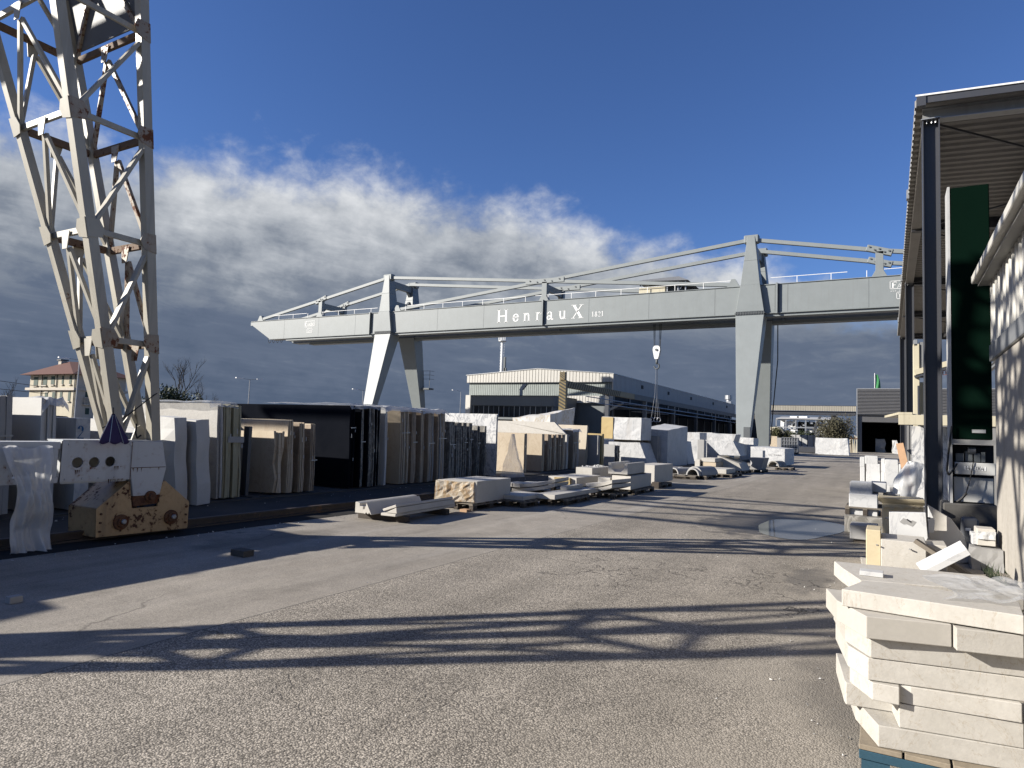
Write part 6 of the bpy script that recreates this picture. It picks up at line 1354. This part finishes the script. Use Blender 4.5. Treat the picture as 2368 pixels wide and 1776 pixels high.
# marble slab standing under a cream beam
SB = 19.5
bm_ = empty('saw_table', (YZ(2140, 970, SB).x, SB, 0), 'cream steel beam frame above the upright veined slab', 'frame')
a, c = YZ(2078, 982, SB), YZ(2330, 963, SB); bx(a.x, c.x, SB-.05, SB+.12, a.z, c.z).build('beam', 'machine_cream', bm_, bevel=.006)
b = MB(); b.prism([(a.x, SB-.05, c.z+.002), (a.x+.3, SB-.05, c.z+.002), (a.x-.02, SB+2.5, c.z+.002), (a.x-.32, SB+2.5, c.z+.002)], (0, 0, .06)); b.build('side_beam', 'machine_cream', bm_)
for k in range(5): bx(a.x+.25+k*.25, a.x+.40+k*.25, SB+.15, SB+1.6, c.z-.05, c.z+.03).build('cross_plate', 'steel_light', bm_)
xs_ = YZ(2097, 1000, SB).x
bx(xs_, xs_+.05, SB-.02, SB+.08, 0, a.z-.005).build('frame_post', 'steel_light', bm_); bx(xs_+.07, xs_+.10, SB-.02, SB+.08, 0, a.z-.005).build('frame_post', 'steel_light', bm_)
bx(c.x-.3, c.x-.2, SB, SB+.1, 0, a.z-.005).build('frame_post', 'steel_light', bm_)
o = empty('upright_slab', (YZ(2140, 1100, SB+.6).x, SB+.6, 0), 'upright white slab with diagonal grey veins behind the dark post', 'stone slab')
bx(YZ(2107, 1000, SB+.6).x, YZ(2205, 1000, SB+.6).x, SB+.6, SB+.65, .05, YZ(2140, 986, SB+.6).z).build('slab', 'veined', o); bx(YZ(2107, 1000, SB+.6).x, YZ(2205, 1000, SB+.6).x, SB+.5, SB+.8, 0, .048).build('bearer', 'wood_dark', o)
MB().beam((YZ(2099, 1101, 20.5).x, 17.9, .55), (YZ(2084, 1030, 20.5).x-.05, 19.3, 1.62), .16, .05, (0, 1, 0)).build('timber_board', 'wood_orange', label='orange timber board leaning against the cream frame', cat='timber')
bx(.02, .18, 17.6, 18.4, 0, .60).build('stone_stub', 'cream_stone', label='cream stone stub supporting the orange board', cat='stone block')

# ---------------------------------------------------------------- white cubes stacked by the shed
CY0 = 25.5
def cub(pa, pb, ya, yb, y, dep, lab, m='marble_cut'):
    a, c = YZ(pa, yb, y), YZ(pb, ya, y); return bx(a.x, c.x, y, y+dep, max(.0, a.z), c.z).build('marble_cube', m, bevel=.012, label=lab, cat='marble cube', group='white cubes stacked by the shed')
for k, (pa, pb, ya, yb, lab) in enumerate(((2003, 2036, 1092.3, 1120, 'bottom right cube of the left white stack'), (2004, 2035, 1073, 1092, 'middle cube of the left white stack'), (2000, 2030, 1055, 1072.7, 'top cube of the left white stack'), (1989, 2000, 1080, 1120, 'narrow white cube at the lower left of the stack'), (1988.5, 1999.5, 1057, 1079.7, 'narrow white cube at the upper left of the stack'),
        (2047, 2078, 1113, 1140, 'bottom cube of the right white stack'), (2047, 2078, 1094, 1112.7, 'second cube of the right white stack'), (2045, 2078, 1075, 1093.7, 'third cube of the right white stack'), (2047, 2077, 1064, 1074.7, 'flat top cube of the right white stack'), (2038, 2046.6, 1061, 1090, 'upright white strip between the stacks, upper one'), (2038, 2046.6, 1090.3, 1118, 'upright white strip between the stacks, lower one'), (2079, 2084, 1073, 1125, 'thin white slab at the right of the stacks'))):
    cub(pa, pb, ya, yb, CY0 if k not in (5, 6, 7, 8, 11) else CY0-.4, .9, lab)
bx(YZ(1985, 1120, CY0).x, YZ(2086, 1120, CY0).x, CY0-.3, CY0+1.1, 0, max(.05, YZ(2003, 1121, CY0).z-.01)).build('plinth_stone', 'marble_cut', bevel=.01, label='low white base under the stacked cubes', cat='marble cube')
rough_hexa([YZ(2052, 1140, 24.6), YZ(2078, 1142, 24.6), YZ(2078, 1142, 25.0), YZ(2052, 1140, 25.0), YZ(2052, 1122, 24.6), YZ(2066, 1122, 24.6), YZ(2066, 1122, 25.0), YZ(2052, 1122, 25.0)], (4, 2, 4), .02, 55, 4).build('carved_fragment', 'marble', label='curved white fragment in front of the right white stack', cat='marble fragment')
# cut stones in the shade on pallets
pallet(-.38, 14.4, YD, 'dark pallet under the large bluish stone box', .95, .8, .30)
bx(-.70, -.02, 13.6, 15.3, 0, .298).build('plinth_stone', 'dark_slab', bevel=.01, label='dark stone base under the shaded pallet', cat='stone block')
def shade(pa, pb, ya, yb, y, dep, lab, m='marble_cut', name='cut_stone'):
    a, c = YZ(pa, yb, y), YZ(pb, ya, y); return bx(a.x, c.x, y, y+dep, max(0, a.z), c.z).build(name, m, bevel=.012, label=lab, cat='stone block', group='cut stones near the puddle')
shade(1963, 2030, 1145, 1195, 13.9, .9, 'large grey white cut stone on the pallet near the puddle')
shade(1965, 2017, 1117, 1144.6, 14.0, .5, 'smaller cut stone on top of the large one near the puddle')
shade(2013, 2050, 1118, 1138, 14.3, .7, 'tilted cut stone right of the smaller one near the puddle')
shade(2042, 2081, 1143, 1155, 14.4, .5, 'low dark stone right of the large cut stone', 'grey_slab')
shade(1965, 2030, 1218, 1246, 12.25, .5, 'low grey stone in front of the pallet near the puddle', 'grey_slab')
bx(-.50, -.05, 12.3, 12.8, 0, max(.02, YZ(1990, 1247, 12.25).z)).build('timber_bearer', 'wood_dark', label='dark timber bearer below the low grey stone', cat='timber')
# white cloth bundle
def cloth(u, v):
    a = u*2*pi; r = .16+.10*sin(v*pi)+.03*sin(a*5+v*9)+.05*noise.noise(V((cos(a)*1.5, sin(a)*1.5, v*4)))
    c = V((.18+.22*v, 14.55, .98-.55*(1-v)**1.0+.12*v)); return c+V((r*cos(a)*.75, r*sin(a)*.8, r*.55*sin(a*2+v*4)*.35+.25*(v-.3)))
MB().grid(cloth, 40, 24).build('plastic_wrapping', 'film_thick', smooth=True, label='white plastic wrapping draped before the dark post', cat='plastic sheet')
bx(.15, .52, 14.5, 15.0, 0, .62).build('stone_block', 'cream_stone', bevel=.01, label='cream block beneath the white plastic wrapping', cat='stone block')
# carved cream mantel
fm = empty('carved_mantel', (.2, 12.2, 0), 'carved cream stone mantel with arched niches', 'mantelpiece')
FY = 11.9
def fpx(px, py, y=FY): return YZ(px, py, y)
a, c = fpx(2040, 1240), fpx(2136, 1165); bx(a.x, c.x, FY, FY+.4, 0, c.z).build('body', 'mantel_stone', fm, bevel=.008)
t0, t1 = fpx(2030, 1166), fpx(2138, 1156); MB().prism([(t0.x, FY-.06, t1.z), (t1.x, FY-.06, t1.z), (t1.x, FY-.06, t1.z-.045), (t1.x, FY-.002, t1.z-.09), (t0.x+.05, FY-.002, t1.z-.09), (t0.x, FY-.06, t1.z-.045)], (0, .5, 0)).build('shelf', 'mantel_stone', fm, bevel=.006)
for pa, pb in ((2042, 2062), (2066, 2086), (2090, 2104), (2107, 2120), (2123, 2135)):
    p0, p1 = fpx(pa, 1196), fpx(pb, 1172); w = p1.x-p0.x
    pts = [(p0.x, FY-.02, p0.z), (p1.x, FY-.02, p0.z)]+[(p0.x+w/2+w/2*cos(t), FY-.02, p1.z-w*.4+w*.4*sin(t)) for t in [pi*j/6 for j in range(7)]]
    ring = MB()
    for i in range(2, len(pts)-1): ring.beam(pts[i], pts[i+1], .03, .018)
    ring.build('arch', 'mantel_stone', fm)
# upright white plate with a diamond patch
PYD = 10.75
o = empty('patched_plate', (YZ(2100, 1240, PYD).x, PYD, 0), 'white marble plate with a grey diamond patch and slot, set upright', 'marble plate')
pp = [(2056, 1184), (2141, 1186), (2146, 1244), (2142, 1252), (2072, 1250), (2057, 1236)]
pl_ = MB().prism([YZ(*q, PYD) for q in pp], (0, .10, 0)).build('plate', 'marble_cut', o, bevel=.006)
MB().prism([YZ(*q, PYD-.004) for q in ((2080, 1207), (2089, 1198), (2098, 1201), (2106, 1205), (2110, 1203), (2119, 1207), (2110, 1218), (2096, 1212), (2090, 1213))], (0, .003, 0)).build('patch', 'grey_slab', pl_)
MB().prism([YZ(*q, PYD-.010) for q in ((2096, 1202), (2098, 1200), (2108, 1206), (2106, 1209))], (0, .004, 0)).build('slot', 'dark_in', pl_)
for pa, pb in ((2047, 2056), (2146, 2152)): q, w = YZ(pa, 1198, PYD+.05), YZ(pb, 1198, PYD+.05); MB().cyl(q, w, .012, 8).build('steel_peg', 'dark_steel', pl_)
# cream boxes and base stones before it
CBY = 9.95
a, c = YZ(2037, 1318, CBY), YZ(2112, 1254, CBY); cbz = c.z
bx(a.x, c.x+.14, CBY, CBY+.7, 0, cbz).build('stone_block', 'cream_stone', bevel=.008, label='cream stone box carrying the patched marble plate', cat='stone block')
a, c = YZ(2018, 1312, CBY+.1), YZ(2036.5, 1226, CBY+.1); cb2 = bx(a.x, a.x+.17, CBY+.05, CBY+.6, 0, c.z).build('stone_block', 'mantel_stone', bevel=.008, label='taller yellowish stone box left of the cream box', cat='stone block')
cb2.location.x -= .075
for px, py in ((2027, 1260), (2103, 1270)): q = YZ(px, py, CBY-.02); MB().cyl(q, q+V((.02, -.03, 0)), .01, 8).build('steel_stud', 'chrome', label='small steel stud on the %s stone box' % ('yellowish' if px < 2050 else 'cream'), cat='stud')
MB().prism([G(1990, 1293), G(2022, 1298), G(2030, 1318), G(1995, 1316)], (0, 0, .03)).build('flat_tile', 'cream_stone', label='flat cream tile on the ground left of the boxes', cat='tile', bevel=.003)
# tilted moulding, boards and shaded slab behind
MYY = 9.4
o = empty('tilted_moulding', (YZ(2160, 1330, MYY).x, MYY, 0), 'white marble moulding tilted up to the right on the boxes', 'moulding')
a, c = YZ(2118, 1305, MYY), YZ(2222, 1252, MYY); dd = (c-a).normalized(); nn = V((-dd.z, 0, dd.x))
prof = [(0, -.17), (0, -.095), (.012, -.088), (.022, -.068), (.05, -.055), (.056, -.03), (.075, -.004), (.10, 0), (.112, -.012), (.115, -.03), (.15, -.03), (.15, -.17)]
MB().prism([a+V((0, y, 0))+nn*z for y, z in prof], dd*((c-a).length)).build('profile', 'marble_cut', o, bevel=.004)
MB().beam(YZ(2117, 1250, 9.75), YZ(2250, 1336, 9.6), .10, .05).build('timber_board', 'wood_grey', label='weathered brown board crossing behind the tilted moulding', cat='timber')
MB().prism([YZ(2146, 1168, 11.2), YZ(2200, 1200, 11.2), YZ(2228, 1238, 11.2), YZ(2250, 1300, 11.2), YZ(2150, 1310, 11.2)], (0, .12, 0)).build('leaning_slab', 'cream_saw', label='grey cream slab with a curved top leaning behind the moulding', cat='stone slab', bevel=.006)
MB().prism([YZ(2146, 1170, 10.95), YZ(2162, 1204, 10.95), YZ(2160, 1232, 10.95), YZ(2147, 1232, 10.95)], (0, .08, 0)).build('corner_piece', 'marble_cut', label='bright white corner piece right of the patched plate', cat='marble fragment', bevel=.004)
bx(YZ(2110, 1300, 10.4).x+.02, YZ(2190, 1300, 10.4).x, 10.35, 10.9, 0, YZ(2150, 1258, 10.4).z).build('stone_block', 'cream_saw', bevel=.008, label='shaded cream block right of the cream box', cat='stone block')
# granite rubble stones at the wall foot
q8 = box8(YZ(2246, 1320, 10.9).x, 1.285, 10.75, 11.35, 0, YZ(2280, 1268, 10.8).z)
rough_hexa(q8, (6, 5, 4), .025, 57, 3).build('stone_block', 'grey_slab', label='large grey stone block at the foot of the concrete wall', cat='stone block')
zt0 = q8[4][2]
o = bx(YZ(2258, 1250, 11).x, YZ(2302, 1250, 11).x, 10.95, 11.3, zt0+.012, zt0+.235).build('carved_block', 'cream_saw', bevel=.008, label='block with rough pitted face on the grey stone by the wall', cat='stone block')
rough_hexa(box8(YZ(2259, 1250, 11).x, YZ(2301, 1250, 11).x, 10.925, 10.952, zt0+.10, zt0+.20), (10, 1, 6), .012, 58, 14).build('pitted_face', 'marble', o)
bx(YZ(2244, 1240, 11.2).x, YZ(2257, 1240, 11.2).x, 11.0, 11.3, zt0+.012, zt0+.16).build('marble_fragment', 'marble_cut', bevel=.006, label='small white fragment left of the pitted block', cat='marble fragment')
# weeds along the wall
b = MB(); rg2 = random.Random(2)
for _ in range(500):
    x, y = 1.05+abs(rg2.gauss(0, .08)), rg2.uniform(5, 11); h = rg2.uniform(.03, .16); dx, dy = rg2.gauss(0, .04), rg2.gauss(0, .04); w = .006
    b.face([(x-w, y, 0), (x+w, y, 0), (x+dx, y+dy, h)])
b.build('weeds', 'leaf_dark', kind='stuff', label='low dark weeds along the foot of the concrete wall', loc=(1.1, 8, 0))

# ---------------------------------------------------------------- pile of cream slabs on the pallet, close by on the right
np_ = empty('blue_edged_pallet', (.5, 3.9, 0), 'wooden pallet with blue painted edge under the cream slabs', 'pallet')
for k in range(7): bx(-.13+k*.19, .050+k*.19, 3.74, 4.75, .138, .163).build('deck_board', 'wood', np_, bevel=.003)
for y in (3.76, 4.2, 4.66): bx(-.13, 1.3, y-.02, y+.07, .095, .136).build('stringer', 'blue_paint', np_, bevel=.003)
for y in (3.76, 4.2, 4.66):
    for x in (-.12, .5, 1.15): bx(x, x+.12, y-.02, y+.07, .006, .093).build('spacer', 'blue_paint', np_)
def pile(pts, z, th, label, m='cream_stone', back=None):
    """pts: picture points along the visible left end and front edge of the slab top"""
    w = [G(px, py, z) for px, py in pts]; e = (w[-1]-w[-2]).normalized(); far = w[-1]+e*max(0, (1.35-w[-1].x)/max(.1, e.x)) if w[-1].x < 1.2 and back is None else w[-1]
    bk = V((-e.y, e.x, 0)); dep = back or .62
    poly = w[:-1]+[far, far+bk*dep, w[0]+bk*max(.12, dep-(w[0]-w[1]).length*.7)]
    return MB().prism([p-V((0, 0, th)) for p in poly], (0, 0, th)).build('cream_slab', m, bevel=.004, seg=2, label=label, cat='stone slab', group='cream slabs piled on the near pallet')
pile([(1946, 1312), (1989, 1341), (2368, 1372)], .869, .085, 'back cream slab on top of the near pile with a pointed end', back=.45)
pile([(1990, 1345), (1946, 1362), (2368, 1424)], .867, .083, 'front cream slab on top of the near pile', back=.32)
pile([(1935, 1388), (2003, 1425), (2201, 1444)], .780, .104, 'greyish cream slab second from the top, left piece', 'cream_saw', back=.5)
pile([(2209, 1450), (2211, 1453), (2368, 1470)], .776, .100, 'cream slab second from the top, right piece', back=.5)
pile([(1954, 1438), (2013, 1473), (2368, 1515)], .672, .098, 'cream slab third from the top of the near pile')
pile([(1960, 1492), (2007, 1521), (2368, 1568)], .571, .104, 'cream slab fourth from the top of the near pile')
pile([(1965, 1540), (2017, 1578), (2080, 1590)], .463, .082, 'short cream slab end fifth from the top, left piece', back=.4)
pile([(2058, 1577), (2107, 1588), (2364, 1628)], .464, .084, 'chamfered cream slab fifth from the top, right piece', back=.4)
pile([(1952, 1572), (1956, 1578), (2120, 1603)], .378, .110, 'cream slab set back near the bottom of the pile', back=.5)
pile([(2077, 1624), (2079, 1627), (2368, 1673)], .377, .110, 'cream slab second from the bottom, right piece', back=.45)
pile([(1978, 1618), (2031, 1677), (2368, 1733)], .265, .100, 'bottom cream slab of the near pile with a chamfered end')
bq = G(1988, 1330, .87); bx(bq.x, bq.x+.115, bq.y, bq.y+.09, .870, .895).build('small_offcut', 'marble_cut', bevel=.002, label='small white offcut lying on the top cream slab', cat='stone offcut')
def film_top(u, v):
    p = V((.22+1.1*u+.06*sin(v*5), 3.86+.62*v+.05*sin(u*6), .871))
    e = min(u*6, 1); z = .05*abs(noise.noise(V((u*5, v*6, 4))))+.035*abs(noise.noise(V((u*11, v*4+u*8, 9))))
    return p+V((0, 0, .004+z*e))
MB().grid(film_top, 60, 40).build('plastic_sheet', 'film_thin', smooth=True, label='clear crumpled plastic film on top of the near slab pile', cat='plastic sheet')
